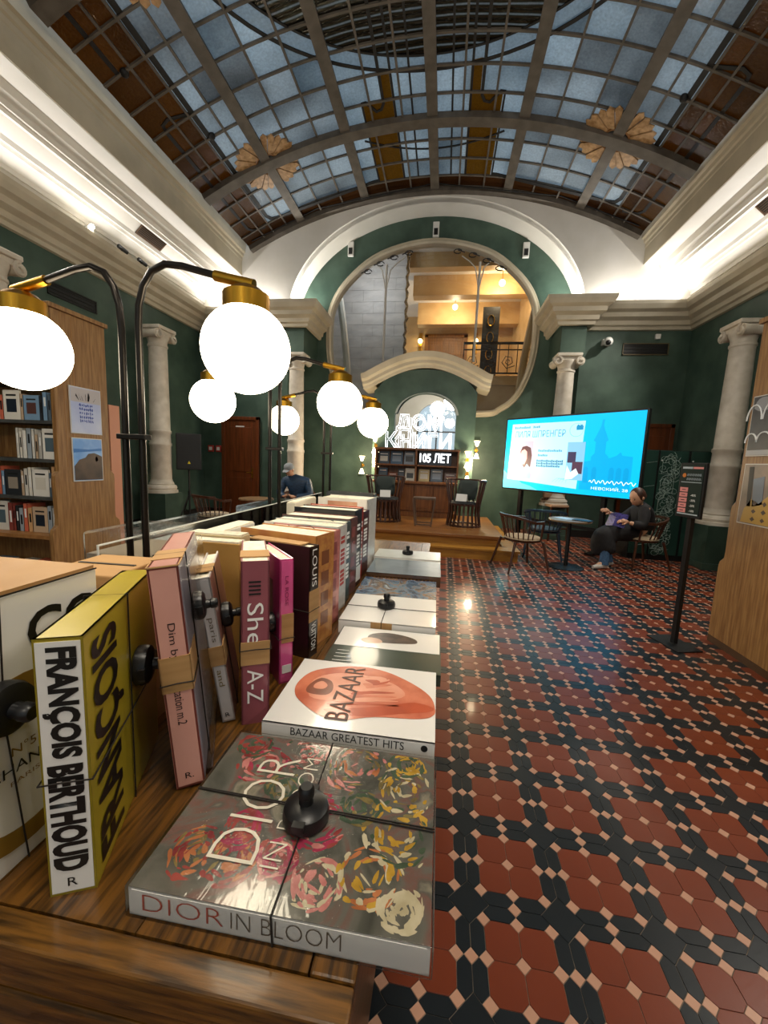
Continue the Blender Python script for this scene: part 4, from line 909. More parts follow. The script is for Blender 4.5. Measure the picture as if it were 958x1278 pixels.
MB().box(-.20, .20, -.197, -.19, .05, .67).build('grille', mat('speaker_grille', '1c1e20', .6), sp); MB().add([(-.03, -.20, .12), (.03, -.20, .12), (0, -.20, .18), (-.03, -.197, .12), (.03, -.197, .12), (0, -.197, .18)], [(0, 1, 2), (5, 4, 3), (0, 3, 4, 1), (1, 4, 5, 2), (2, 5, 3, 0)]).build('emblem', mat('yellow_emblem', 'd8c020', .4), sp)
# ------------------------------------------------------------------ people
def skin(pts, edges, radii, root=0, sub=2):
    me = bpy.data.meshes.new('s'); me.from_pydata([tuple(q) for q in pts], edges, []); ob = bpy.data.objects.new('s', me); COL.objects.link(ob)
    md = ob.modifiers.new('k', 'SKIN'); md.use_smooth_shade = True; sv = me.skin_vertices[0].data
    for i, r in enumerate(radii):
        sv[i].radius = (r, r) if not isinstance(r, tuple) else r; sv[i].use_root = (i == root)
    s = ob.modifiers.new('u', 'SUBSURF'); s.levels = sub; s.render_levels = sub
    dg = bpy.context.evaluated_depsgraph_get(); dg.update(); out = bpy.data.meshes.new_from_object(ob.evaluated_get(dg)); bpy.data.objects.remove(ob)
    return out
def join_meshes(name, meshes, material, parent):
    bm = bmesh.new()
    for q in meshes: bm.from_mesh(q)
    me = bpy.data.meshes.new(name); bm.to_mesh(me); bm.free(); me.materials.clear(); me.materials.append(material)
    for p_ in me.polygons: p_.use_smooth = True
    o = bpy.data.objects.new(name, me); COL.objects.link(o); o.parent = parent; return o
def head_mesh(c, fwd, tilt, r=.098):
    """ovoid head with brow, nose, mouth, chin and ears; fwd = facing angle in plan, tilt = nod"""
    mb = MB(); n, mseg = 20, 28
    for i in range(n+1):
        ph = math.pi*i/n
        for k in range(mseg):
            a = 2*math.pi*k/mseg; x, y, z = math.sin(ph)*math.cos(a), math.sin(ph)*math.sin(a), -math.cos(ph)
            sx = .80*(1-.18*max(0, -z)**1.5); X = x*sx*r; Y = y*r*(1-.06*max(0, -z)); Z = z*r*1.22
            f = max(0, -y)**3
            if f > 0:
                Y -= r*.20*math.exp(-((x/.10)**2)-((z+.18)/.20)**2)                # nose
                Y += r*.10*math.exp(-((abs(x)-.36)/.15)**2-((z-.06)/.10)**2)*f      # eye sockets
                Y -= r*.05*math.exp(-((x/.22)**2)-((z+.50)/.07)**2)                # lips
                Y -= r*.08*math.exp(-((x/.22)**2)-((z+.80)/.14)**2)                # chin
            mb.v.append((X, Y, Z))
    for i in range(n):
        for k in range(mseg):
            k2 = (k+1) % mseg; mb.f.append((i*mseg+k, i*mseg+k2, (i+1)*mseg+k2, (i+1)*mseg+k))
    for s in (-1, 1): mb.ball((s*.80*r, .05*r, -.08*r), .2*r, 5, 1.4)
    R = Matrix.Rotation(fwd, 3, 'Z') @ Matrix.Rotation(tilt, 3, 'X'); c = Vector(c)
    mb.v = [tuple(c+R @ Vector(q)) for q in mb.v]
    return mb.mesh('h', fix=False), R
def hand(palm, d, up, s=1.0, curl=.8):
    """palm centre, finger direction d, palm normal up; returns a mesh with five bent fingers"""
    d = Vector(d).normalized(); up = Vector(up); up = (up-d*up.dot(d)).normalized(); sd = d.cross(up); palm = Vector(palm); mb = MB()
    mb.tube([palm-d*.05*s, palm-d*.02*s, palm+d*.03*s, palm+d*.045*s], [.022*s, .033*s, .036*s, .026*s], 10)
    for k, (o, L) in enumerate(((-.028, .062), (-.010, .074), (.009, .07), (.027, .055))):
        b = palm+d*.035*s+sd*o*s; p1 = b+d*L*.45*s-up*.01*s; p2 = p1+(d*math.cos(curl)-up*math.sin(curl))*L*.35*s; p3 = p2+(d*math.cos(curl*1.8)-up*math.sin(curl*1.8))*L*.3*s
        mb.tube([b, p1, p2, p3], [.009*s, .0088*s, .008*s, .0065*s], 7)
    b = palm-d*.02*s-sd*.028*s; mb.tube([b, b-sd*.03*s+d*.025*s-up*.01*s, b-sd*.035*s+d*.055*s-up*.025*s], [.011*s, .010*s, .008*s], 7)
    return mb.mesh('hd')
SKINM = mat('skin_tone', 'c49678', .5); HAIRM = mat('brown_hair', '2a1a12', .5, col2='4a2818', scale=30); COATB = mat('black_coat', '121113', .85, col2='1b191b', scale=20, bump=.2); JEAN = mat('blue_jeans', '2c4560', .8, col2='39587a', scale=40); SHOE = mat('pale_trainer', 'b9b4ac', .6); EYE = mat('eye_dark', '17100c', .3); LIP = mat('lips', '9a5a50', .5)
def face_bits(c, R, r, parent):
    c = Vector(c)
    for s in (-1, 1): MB().ball(c+R @ Vector((s*.32*r, -.86*r, .05*r)), .09*r, 5).build('eye', EYE, parent, smooth=True); MB().tube([c+R @ Vector((s*q*r, -(.93-.14*q)*r, (.24+.03*math.sin(q*5))*r)) for q in (.16, .3, .46)], .035*r, 5).build('eyebrow', HAIRM, parent)
    MB().tube([c+R @ Vector((q*r, -(.99-.3*abs(q))*r, -.61*r)) for q in (-.2, -.1, 0, .1, .2)], [.02*r, .05*r, .05*r, .05*r, .02*r], 6).build('mouth', LIP, parent)
# reading person
pr_ = empty('person', (3.12, 6.72, 0), label='person in a black coat sitting and reading an open purple book', category='person')
O = Vector((3.12, 6.72, 0))
def W(*q): return Vector(q)-O
J = [W(3.14, 6.74, .56), W(3.14, 6.72, .74), W(3.09, 6.69, .90), W(3.03, 6.65, .99), W(2.99, 6.62, 1.05),      # pelvis..head base
     W(3.05, 6.51, .915), W(2.99, 6.40, .68), W(2.79, 6.40, .735),                                               # left arm
     W(3.10, 6.85, .915), W(2.86, 6.84, .72), W(2.60, 6.66, .845),                                                # right arm
     W(3.08, 6.65, .54), W(2.52, 6.50, .53), W(2.50, 6.38, .10), W(2.38, 6.34, .05),                              # left leg
     W(3.10, 6.83, .54), W(2.55, 6.73, .53), W(2.66, 6.62, .10), W(2.54, 6.58, .05)]
E_ = [(0, 1), (1, 2), (2, 3), (3, 4), (2, 5), (5, 6), (6, 7), (2, 8), (8, 9), (9, 10), (0, 11), (11, 12), (12, 13), (13, 14), (0, 15), (15, 16), (16, 17), (17, 18)]
rb = [.13, .12, .12, .052, .05, .058, .042, .03, .058, .042, .03, .085, .048, .036, .028, .085, .048, .036, .028]
hc = W(2.955, 6.60, 1.105); hm, HR = head_mesh(hc, math.radians(-62), math.radians(24), .112)
hl = hand(W(2.735, 6.405, .745), (-1, .15, .15), (0, -.5, 1), 1.0); hr = hand(W(2.555, 6.63, .87), (-.75, -.5, .35), (.3, -.6, .8), 1.0)
body = join_meshes('body', [skin(J, E_, rb), hm, hl, hr], SKINM, pr_); face_bits(hc, HR, .112, pr_)
cj = J[:4]+J[5:11]; ce = [(0, 1), (1, 2), (2, 3), (2, 4), (4, 5), (5, 6), (2, 7), (7, 8), (8, 9)]
cj[6] = W(2.84, 6.40, .725); cj[9] = W(2.66, 6.70, .82)
join_meshes('coat', [skin(cj, ce, [.20, .18, .165, .085, .095, .08, .056, .095, .08, .056])], COATB, pr_)
join_meshes('skirt', [skin([W(3.13, 6.73, .56), W(2.85, 6.66, .55), W(2.54, 6.60, .53), W(2.51, 6.54, .35), W(2.54, 6.49, .16)], [(0, 1), (1, 2), (2, 3), (3, 4)], [.18, (.19, .16), (.22, .17), (.22, .17), (.21, .16)])], COATB, pr_)
for a, b, c in ((W(2.54, 6.50, .50), W(2.52, 6.42, .28), W(2.50, 6.38, .06)), (W(2.57, 6.73, .50), W(2.62, 6.66, .28), W(2.66, 6.62, .06))): MB().tube([a, b, c], [.075, .066, .068], 12).build('trouser_leg', JEAN, pr_, smooth=True)
for a in (W(2.50, 6.38, 0), W(2.66, 6.62, 0)):
    d = Vector((-.93, -.36, 0)); MB().tube([a-d*.06+Vector((0, 0, .045)), a+d*.0+Vector((0, 0, .05)), a+d*.1+Vector((0, 0, .04)), a+d*.19+Vector((0, 0, .03))], [.04, .046, .04, .026], 10).build('shoe', SHOE, pr_, smooth=True)
hb = MB().ball((0, .022, .026), .118, 12, 1.06); hb.ball((0, .115, -.03), .06, 8); hb.v = [tuple(hc+HR @ Vector((x*.88, y if y > -.05 else -.05-(abs(y)-.05)*.25, z))) for x, y, z in hb.v]; hb.build('hair', HAIRM, pr_, smooth=True)
rbk = empty('open_book', mw=Matrix.Translation((2.64, 6.50, .765)) @ Matrix.Rotation(math.radians(-52), 4, 'Z') @ Matrix.Rotation(math.radians(-28), 4, 'X'), label='open purple book held by the reading person', category='book')
PUR = mat('purple_book_cover', '231f52', .4, col2='4a4290', scale=30)
for s in (-1, 1):
    MB().hexa([(0, 0, -.11), (s*.145, .05, -.11), (s*.145, .054, -.11), (0, .004, -.11), (0, 0, .11), (s*.145, .05, .11), (s*.145, .054, .11), (0, .004, .11)]).build('cover', PUR, rbk)
    MB().hexa([(0, .005, -.105), (s*.14, .055, -.105), (s*.138, .066, -.105), (0, .02, -.105), (0, .005, .105), (s*.14, .055, .105), (s*.138, .066, .105), (0, .02, .105)]).build('page_block', PAGES, rbk)
# man in a cap
pm = empty('person', (-2.90, 7.66, 0), label='man in a grey cap and navy quilted jacket sitting with a phone', category='person'); O = Vector((-2.90, 7.66, 0))
NAVY = mat('navy_quilted_jacket', '16283c', .5, col2='22405c', scale=12, stretch=(1, 1, 5), bump=.4); CAPM = mat('grey_cap', '85898c', .8); DTR = mat('dark_trousers', '1a1c20', .8); DSH = mat('dark_shoe', '15130f', .5)
J = [W(-2.88, 7.70, .56), W(-2.87, 7.68, .80), W(-2.88, 7.62, 1.00), W(-2.95, 7.56, 1.12), W(-2.98, 7.53, 1.18), W(-3.12, 7.58, 1.02), W(-3.20, 7.50, .78), W(-3.03, 7.32, .74), W(-2.66, 7.62, 1.02), W(-2.56, 7.52, .76), W(-2.80, 7.32, .74),
     W(-2.98, 7.66, .54), W(-3.06, 7.22, .52), W(-3.06, 7.25, .10), W(-3.08, 7.12, .05), W(-2.78, 7.66, .54), W(-2.72, 7.22, .52), W(-2.72, 7.25, .10), W(-2.70, 7.12, .05)]
hc = W(-3.0, 7.50, 1.245); hm, HR = head_mesh(hc, math.radians(-12), math.radians(20), .10)
hl = hand(W(-2.98, 7.28, .74), (.5, -.8, .1), (0, .3, -1), 1.0); hr = hand(W(-2.84, 7.29, .74), (-.6, -.7, .1), (0, .3, -1), 1.0)
join_meshes('body', [skin(J, E_, rb), hm, hl, hr], SKINM, pm); face_bits(hc, HR, .10, pm)
cj = J[:4]+J[5:11]; join_meshes('jacket', [skin(cj, ce, [.19, .185, .175, .08, .095, .075, .055, .095, .075, .055])], NAVY, pm)
for kn, an, th in ((12, 13, 11), (16, 17, 15)): join_meshes('trouser_leg', [skin([J[th], J[kn], J[an]], [(0, 1), (1, 2)], [.11, .082, .06])], DTR, pm)
for k in (13, 17):
    a = J[k].copy(); a.z = 0; d = Vector((0, -1, 0)); MB().tube([a-d*.06+Vector((0, 0, .045)), a+Vector((0, 0, .05)), a+d*.1+Vector((0, 0, .04)), a+d*.2+Vector((0, 0, .03))], [.042, .048, .042, .028], 10).build('shoe', DSH, pm, smooth=True)
cap = MB().lathe([(.098, .0), (.100, .04), (.085, .085), (.045, .11), (.0001, .115)], (0, .005, .025), 20); cap.sweep([(-.075, 0), (0, .012), (.075, 0), (.06, -.004), (-.06, -.004)], [((0, -.075, .03), (1, 0, 0), (0, 0, 1)), ((0, -.12, .025), (.95, 0, 0), (0, 0, 1)), ((0, -.17, .012), (.55, 0, 0), (0, 0, .8))])
cap.v = [tuple(hc+HR @ Vector(q)) for q in cap.v]; cap.build('cap', CAPM, pm, smooth=True)
ph = empty('phone', (-2.91, 7.24, .735), label='phone held by the man in the grey cap', category='phone'); ph.rotation_euler = (.5, 0, .1)
MB().box(-.036, .036, -.075, .075, 0, .008).build('case', BP, ph, bevel=.003); MB().box(-.033, .033, -.072, .072, .008, .0085).build('screen', BEZ, ph)
# ------------------------------------------------------------------ bookcases left and right
OAK = wood('bookcase_oak', '9a7445', '7c562f', 'z', 9, .45); OAKD = wood('bookcase_oak_edge', 'a87845', '8f6236', 'z', 3, .45); SHF = mat('dark_grey_shelf', '3c3d3c', .5, col2='4a4b49', scale=8)
def half_prof(): return [(.385, .06), (.385, .70), (.375, .74), (.33, .78), (.325, .84), (.335, 1.18), (.33, 1.24), (.29, 1.28), (.285, 2.72)]
def bookcase(x, sgn, label):
    """end panel at x, shelves run away from the aisle (sgn: direction of the run)"""
    b = empty('bookcase', (x, 3.49, 0), label=label, category='bookcase', group='double-sided oak bookcases')
    hp = half_prof(); prof = [(-a, z) for a, z in hp]+[(a, z) for a, z in reversed(hp)]
    L = 1.75
    for xx in (0, sgn*L): MB().sheet(prof, t=.045, fr=lambda u_, v_, w_, xx=xx: (xx+sgn*w_, u_, v_)).build('end_panel', OAK, b, bevel=.004)
    x0, x1 = sorted((sgn*.045, sgn*L)); xa, xb = sorted((0, sgn*(L+.05)))
    MB().box(xa, xb, -.385, .385, 0, .06).build('plinth', mat('dark_plinth', '4a3420', .5), b)
    MB().box(x0, x1, -.01, .01, .06, 2.68).build('back_panel', OAK, b)
    MB().box(xa-.02, xb+.02, -.31, .31, 2.72, 2.76).build('top', OAK, b, bevel=.004)
    for s in (-1, 1):
        y0, y1 = sorted((s*.01, s*.36)); MB().box(x0, x1, y0, y1, .645, .68).build('shelf', OAKD, b); y0, y1 = sorted((s*.01, s*.36)); MB().box(x0, x1, y0, y1, .30, .325).build('shelf', OAKD, b)
        for z in (1.03, 1.385, 1.74, 2.10):
            y0, y1 = sorted((s*.01, s*.275)); MB().box(x0, x1, y0, y1, z-.03, z).build('shelf', SHF, b)
    for k in (.09, .20): MB().box(min(0, -sgn*.002), max(0, -sgn*.002), -k, -k+.004, 1.32, 2.70).build('groove_line', OAKD, b)
    return b
bl_ = bookcase(-3.5, -1, 'oak bookcase full of books by the left wall'); br_ = bookcase(2.47, 1, 'oak bookcase end panel with posters at the right edge')
def framed(x, y0, y1, z0, z1, nx, label, m, parts=()):
    """print on an end panel at x facing nx"""
    p_ = empty('poster', (x+nx*.003, (y0+y1)/2, z0), label=label, category='poster'); w2, h = (y1-y0)/2, z1-z0
    def bx(a0, a1, b0, b1, c0, c1): q = sorted((nx*c0, nx*c1)); return MB().box(q[0], q[1], a0, a1, b0, b1)
    bx(-w2, w2, 0, h, 0, .008).build('backing', mat('poster_board_white', 'c9c6c0', .4), p_); bx(-w2+.008, w2-.008, .008, h-.008, .008, .010).build('print', m, p_)
    for nm, mm, pts in parts: MB().sheet([((-w2+a*2*w2), b*h) for a, b in pts], t=.001, fr=lambda u_, v_, q_: (nx*(.0105+q_), u_, v_)).build(nm, mm, p_)
    return p_
PB = mat('print_pale_blue', 'aab4d8', .3, col2='bcc4de', scale=5); PDB = mat('print_ink_blue', '3a4a9a', .4); PBR = mat('print_brown', '5a4636', .4, col2='3c2f28', scale=7); PSK = mat('print_sky', '5f93d4', .3, col2='8fb8e4', scale=4)
rnd = random.Random(5)
def blob(cx, cz, rx, rz, n=14, j=.25): return [(cx+rx*(1+j*(rnd.random()-.5))*math.cos(2*math.pi*k/n), cz+rz*(1+j*(rnd.random()-.5))*math.sin(2*math.pi*k/n)) for k in range(n)]
ptt = [('print_sky_band', mat('print_grey', 'b4aeb0', .4), [(.03, .68), (.97, .68), (.97, .97), (.03, .97)])]
for k in range(9): a = rnd.random()*.5+.25; ptt.append(('print_branch', INKD, [(a, .72), (a+.02, .72), (a+.02+(a-.5)*.4, .9-rnd.random()*.1), (a+(a-.5)*.4, .9-rnd.random()*.1)]))
for r_ in range(5):
    for k in range(7): cx = .30+k*.065; cz = .62-r_*.085; ptt.append(('print_script', PDB, blob(cx, cz, .022, .030, 6, 1.2)))
framed(-3.5, 3.335, 3.68, 1.64, 2.08, 1, 'white poster with blue hand lettering under branches, upper on the left bookcase', PB, ptt)
framed(-3.5, 3.335, 3.67, 1.18, 1.60, 1, 'painted poster of a dark hill under blue sky, lower on the left bookcase', PSK, [('print_hill', PBR, [(.03, .03), (.97, .03), (.97, .58), (.85, .62), (.7, .66), (.5, .64), (.4, .55), (.2, .5), (.03, .35)]), ('print_wave', mat('print_blue2', '2f6fb8', .4), [(.03, .66), (.97, .72), (.97, .78), (.5, .74), (.03, .75)]), ('print_figure', mat('print_red', 'a5482c', .4), blob(.78, .52, .05, .06))])
MB().box(-3.66, -3.62, 3.92, 4.06, 0, 1.98).build('display_board', mat('salmon_board', 'c98a6c', .5), label='narrow salmon board standing behind the left bookcase', category='board')
PG = mat('print_grey_photo', '4a4c50', .35, col2='35373b', scale=6)
pp = framed(2.47, 3.34, 3.735, 1.66, 2.14, -1, 'grey photo poster of white neon arches, upper on the right bookcase', PG, [('print_cloud', mat('print_cloud_grey', '8d9096', .4), blob(.72, .85, .22, .12)), ('print_border', mat('print_pale', 'a2a4a8', .4), [(.02, .02), (.98, .02), (.98, .10), (.02, .10)])])
NEONP = mat('print_white_line', 'e4e8ea', .4)
for cx, cz, rx, rz in ((.16, .34, .13, .20), (-.02, .34, .15, .22), (.16, .16, .10, .12), (.03, .16, .12, .13), (-.12, .2, .1, .15)):
    MB().tube([(-.0115, cx+rx*math.cos(math.radians(t*15))*.6, cz+rz*math.sin(math.radians(t*15))*.6-.05) for t in range(13)], .006, 5).build('print_neon_line', NEONP, pp)
pp2 = framed(2.47, 3.30, 3.72, 1.11, 1.60, -1, 'colour photo poster of a yellow tiled dome, lower on the right bookcase', mat('print_photo_mix', '6a5a50', .35, col2='8a7868', scale=5), [('print_yellow', mat('print_yellow', 'b08a34', .4), [(.03, .03), (.9, .03), (.85, .25), (.7, .42), (.5, .36), (.3, .5), (.03, .55)]), ('print_blue_sky', mat('print_slate', '5f6f82', .4), [(.42, .35), (.66, .3), (.72, .75), (.46, .8)]), ('print_dark', INKD, [(.70, .3), (.80, .3), (.86, .95), (.74, .95)])])
for k in range(9): a, b = .12+(k % 3)*.24, .10+(k//3)*.13; MB().sheet([((-.21+q[0]*.42), q[1]*.49) for q in blob(a, b, .055, .04, 4, .2)], t=.001, fr=lambda u_, v_, q_: (-(.012+q_), u_, v_)).build('print_tile', mat('print_dark_brown', '3a2014', .4), pp2)
# books on the shelves of the left bookcase
def shelf_book(x, z, T, D, H, m, i, face=False, title=None):
    b = empty('book', (x, 3.245, z), label='', category='book', group='books on the left bookcase')
    if face:
        MB().box(0, T, 0, .003, 0, H).box(0, T, .015, .018, 0, H).box(0, .003, 0, .018, 0, H).build('cover', m, b); MB().box(.003, T-.004, .003, .015, .003, H-.003).build('page_block', PAGES, b); MB().box(T*.2, T*.8, -.001, 0, H*.25, H*.7).build('cover_picture', BKM[(i*5+1) % 12], b); MB().box(T*.2, T*.8, -.001, 0, H*.8, H*.86).build('cover_title', INKD, b)
    else:
        MB().box(0, T, 0, .003, 0, H).box(0, .0025, 0, D, 0, H).box(T-.0025, T, 0, D, 0, H).build('cover', m, b); MB().box(.0025, T-.0025, .003, D-.004, .003, H-.003).build('page_block', PAGES, b)
        MB().box(T*.3, T*.7, -.001, 0, H*(.3+.1*(i % 3)), H*(.72+.05*(i % 3))).build('spine_title', INKD if i % 2 else INKW, b)
    return b
SBM = [mat('shelf_cover_%d' % i, c, .4) for i, c in enumerate(('d8d4ca', 'e2dccf', 'b8b4ac', '7a99b4', '2a2c30', 'c4a98c', 'd06a50', '8a4038', 'e6e2d8', '9aa4ac', '556470', 'cfa070'))]
SN = ['white', 'cream', 'grey', 'light blue', 'black', 'tan', 'coral', 'brick red', 'ivory', 'silver', 'slate', 'sand']
ORD = ['first', 'second', 'third', 'fourth', 'fifth', 'sixth', 'seventh', 'eighth', 'ninth', 'tenth', 'eleventh', 'twelfth', 'thirteenth', 'fourteenth', 'fifteenth', 'sixteenth', 'seventeenth', 'eighteenth', 'nineteenth', 'twentieth']
rnd = random.Random(21)
for si, (z, nm, seq) in enumerate(((1.742, 'upper shelf', [('g', 2), ('s', 10), ('s', 3), ('s', 4), ('f', 3), ('s', 5), ('f', 1), ('s', 6), ('f', 0), ('s', 2)]), (1.387, 'second shelf', [('f', 8), ('s', 2), ('s', 5), ('s', 0), ('s', 9), ('s', 8), ('s', 1), ('s', 0)]), (1.032, 'third shelf', [('s', 5), ('s', 11), ('s', 10), ('f', 8), ('s', 1), ('s', 0), ('s', 5), ('f', 4), ('s', 3), ('s', 6)]), (.682, 'lowest shelf', [('s', 4), ('s', 2), ('s', 9), ('f', 5), ('s', 11), ('s', 6), ('s', 9), ('s', 4), ('s', 7), ('s', 7), ('f', 0), ('s', 1), ('s', 8)]))):
    x = -3.555; n = 0
    for kd, mi in seq:
        if kd == 'g': T = .03
        T = rnd.uniform(.15, .18) if kd == 'f' else rnd.uniform(.028, .05); H = rnd.uniform(.22, .285); x -= T+.003
        if kd == 'g': kd = 's'
        b = shelf_book(x, z, T, rnd.uniform(.16, .2), H, SBM[mi], n+si, kd == 'f'); b['label'] = '%s book %s on the left bookcase %s, %s from the end panel' % (SN[mi], 'face out' if kd == 'f' else 'spine out', nm, ORD[n]); n += 1
        if si == 1 and n == 8: break
rb_ = MB(); 
for i in range(13):
    for k in range(18):
        a = 2*math.pi*k/18; zz = i/12; r = (.085*math.sin(math.pi*min(1, zz*1.05+.08))**.6)*(1+.12*math.sin(a*5+i)); rb_.v.append((r*math.cos(a)+.015*math.sin(zz*6), r*math.sin(a)*.75, zz*.21))
for i in range(12):
    for k in range(18): k2 = (k+1) % 18; rb_.f.append((i*18+k, i*18+k2, (i+1)*18+k2, (i+1)*18+k))
rb_.f += [tuple(reversed(range(18))), tuple(12*18+k for k in range(18))]
rb_.build('gift_bag', mat('shiny_red_foil', '9c1a16', .2, coat=.6), smooth=True, loc=(x-.11, 3.32, 1.387), label='crumpled shiny red gift pouch on the second shelf', category='pouch')
for k in range(7):
    h = .01+.006*(k % 3); b = empty('magazine', (-3.62-.29*(k % 3)-.02*k, 3.15+.006*k, .327+.018*(k//3)), .1*(k % 4)-.1, label='%s magazine on the left bookcase bottom shelf, pile %s from the panel' % (['lowest', 'middle', 'topmost'][k//3], ['first', 'second', 'third'][k % 3]), category='magazine', group='magazines on the bottom shelf')
    MB().box(-.2, 0, 0, .26, 0, .002).box(-.2, 0, 0, .26, .013, .015).box(-.2, 0, 0, .002, 0, .015).build('cover', SBM[(k*3) % 12], b); MB().box(-.198, -.002, .002, .258, .002, .013).build('page_block', PAGES, b)
# ------------------------------------------------------------------ display table
TZ = .97
TW = wood('table_oak', '36220a', '6a4517', 'y', 26, .35, coat=.15); TWX = wood('table_oak_cross', '38240b', '6e4919', 'x', 26, .35, coat=.15)
tb = empty('display_table', (0, 0, 0), label='long oak display table covered with art books in the foreground', category='table')
TX0, TX1, TY0, TY1 = -1.35, -.058, .302, 2.62
nb = 6; xs = [TX0+.05+(TX1-.05-TX0-.05)*k/nb for k in range(nb+1)]
for k in range(nb): MB().box(xs[k]+.0006, xs[k+1]-.0006, TY0+.034, TY1-.034, TZ-.035, TZ).build('plank', TW, tb)
MB().box(TX0, TX1, TY0, TY0+.0325, TZ-.04, TZ).build('end_border', TWX, tb, bevel=.003); MB().box(TX0, TX1, TY1-.0325, TY1, TZ-.04, TZ).build('end_border', TWX, tb, bevel=.003)
for a, b in ((TX0, TX0+.049), (TX1-.049, TX1)): MB().box(a, b, TY0+.034, TY1-.034, TZ-.04, TZ).build('side_border', TW, tb, bevel=.003)
MB().box(TX0+.03, TX1-.03, TY0+.03, TY1-.03, .86, TZ-.036).build('apron', TWX, tb)
MB().box(TX0+.06, TX1-.06, TY0+.06, TY1-.06, .08, .86).build('cabinet', TW, tb)
for k in range(3): y0 = TY0+.1+k*.73; MB().box(TX1-.06, TX1-.045, y0, y0+.68, .12, .82).build('side_panel', TW, tb, bevel=.004)
for k in range(2): x0 = TX0+.1+k*.56; MB().box(x0, x0+.52, TY0+.045, TY0+.06, .12, .82).build('end_panel', TWX, tb, bevel=.004)
MB().box(TX0+.09, TX1-.09, TY0+.09, TY1-.09, 0, .08).build('plinth', DARK, tb)
# acrylic divider
ACR = bpy.data.materials.new('clear_acrylic'); ACR.use_nodes = True; _n = ACR.node_tree; _n.nodes.clear()
_o = _n.nodes.new('ShaderNodeOutputMaterial'); _t = _n.nodes.new('ShaderNodeBsdfTransparent'); _gl = _n.nodes.new('ShaderNodeBsdfGlossy'); _mx = _n.nodes.new('ShaderNodeMixShader'); _fr = _n.nodes.new('ShaderNodeFresnel')
_gl.inputs['Roughness'].default_value = .05; _fr.inputs['IOR'].default_value = 1.2; _t.inputs[0].default_value = (.93, .93, .92, 1)
_n.links.new(_fr.outputs[0], _mx.inputs[0]); _n.links.new(_t.outputs[0], _mx.inputs[1]); _n.links.new(_gl.outputs[0], _mx.inputs[2]); _n.links.new(_mx.outputs[0], _o.inputs[0])
AED = mat('acrylic_edge', 'cfd2cc', .2)
ad = empty('acrylic_divider', (-.705, .72, TZ), label='clear acrylic divider along the middle of the table', category='divider')
MB().box(-.002, .002, 0, 1.54, 0, .328).build('sheet', ACR, ad); MB().box(-.002, .002, 0, 1.54, .328, .331).box(-.002, .002, -.002, 0, 0, .331).box(-.002, .002, 1.54, 1.542, 0, .331).build('polished_edge', AED, ad)
for yy in (.0, 1.52): MB().box(-.02, .02, yy, yy+.02, 0, .02).build('foot', AED, ad)
# ------------------------------------------------------------------ twin globe lamps
GLOBE = mat('opal_lamp_globe', 'fff6e6', .25, emit=7, ecol='fff0d2'); POLE = mat('dark_bronze_pole', '2a2622', .3, .8); RBR = mat('ribbed_brass', 'b8882c', .28, 1)
for i, (yl, lb) in enumerate(((.83, 'nearest twin globe lamp with dark bronze poles on the table'), (1.60, 'middle twin globe lamp on the table'), (2.36, 'farthest twin globe lamp on the table'))):
    lp = empty('twin_globe_lamp', (-.705, yl, TZ), label=lb, category='lamp', group='twin globe lamps on the display table')
    for s in (-1, 1):
        pts = [(s*.021, 0, 0), (s*.021, 0, .4), (s*.021, 0, .80), (s*.024, 0, .845), (s*.036, 0, .885), (s*.058, 0, .915), (s*.09, 0, .928), (s*.13, 0, .923), (s*.20, 0, .904), (s*.275, 0, .886)]
        MB().tube(pts, .0075, 10).build('pole', POLE, lp, smooth=True)
        MB().tube([(s*.205, 0, .902), (s*.292, 0, .882)], .011, 10).build('socket', RBR, lp, smooth=True)
        cap = MB(); n = 36; rr = [.046*(1+.03*(k % 2)) for k in range(n)]
        for z in (.830, .862): cap.v += [(s*.275+rr[k]*math.cos(2*math.pi*k/n), rr[k]*math.sin(2*math.pi*k/n), z) for k in range(n)]
        cap.f = [(k, (k+1) % n, n+(k+1) % n, n+k) for k in range(n)]+[tuple(reversed(range(n))), tuple(range(n, 2*n))]
        cap.lathe([(.046, .860), (.03, .874), (.012, .882), (.0001, .883)], (s*.275, 0, 0), 24); cap.build('cap', RBR, lp, smooth=True)
        MB().ball((s*.275, 0, .752), .091, 20).build('globe', GLOBE, lp, smooth=True)
        MB().lathe([(.017, 0), (.017, .006), (.0001, .006)], (s*.021, 0, 0), 16).build('foot', POLE, lp)
    MB().box(-.036, .036, -.012, .012, .555, .567).build('bracket', POLE, lp, bevel=.002)
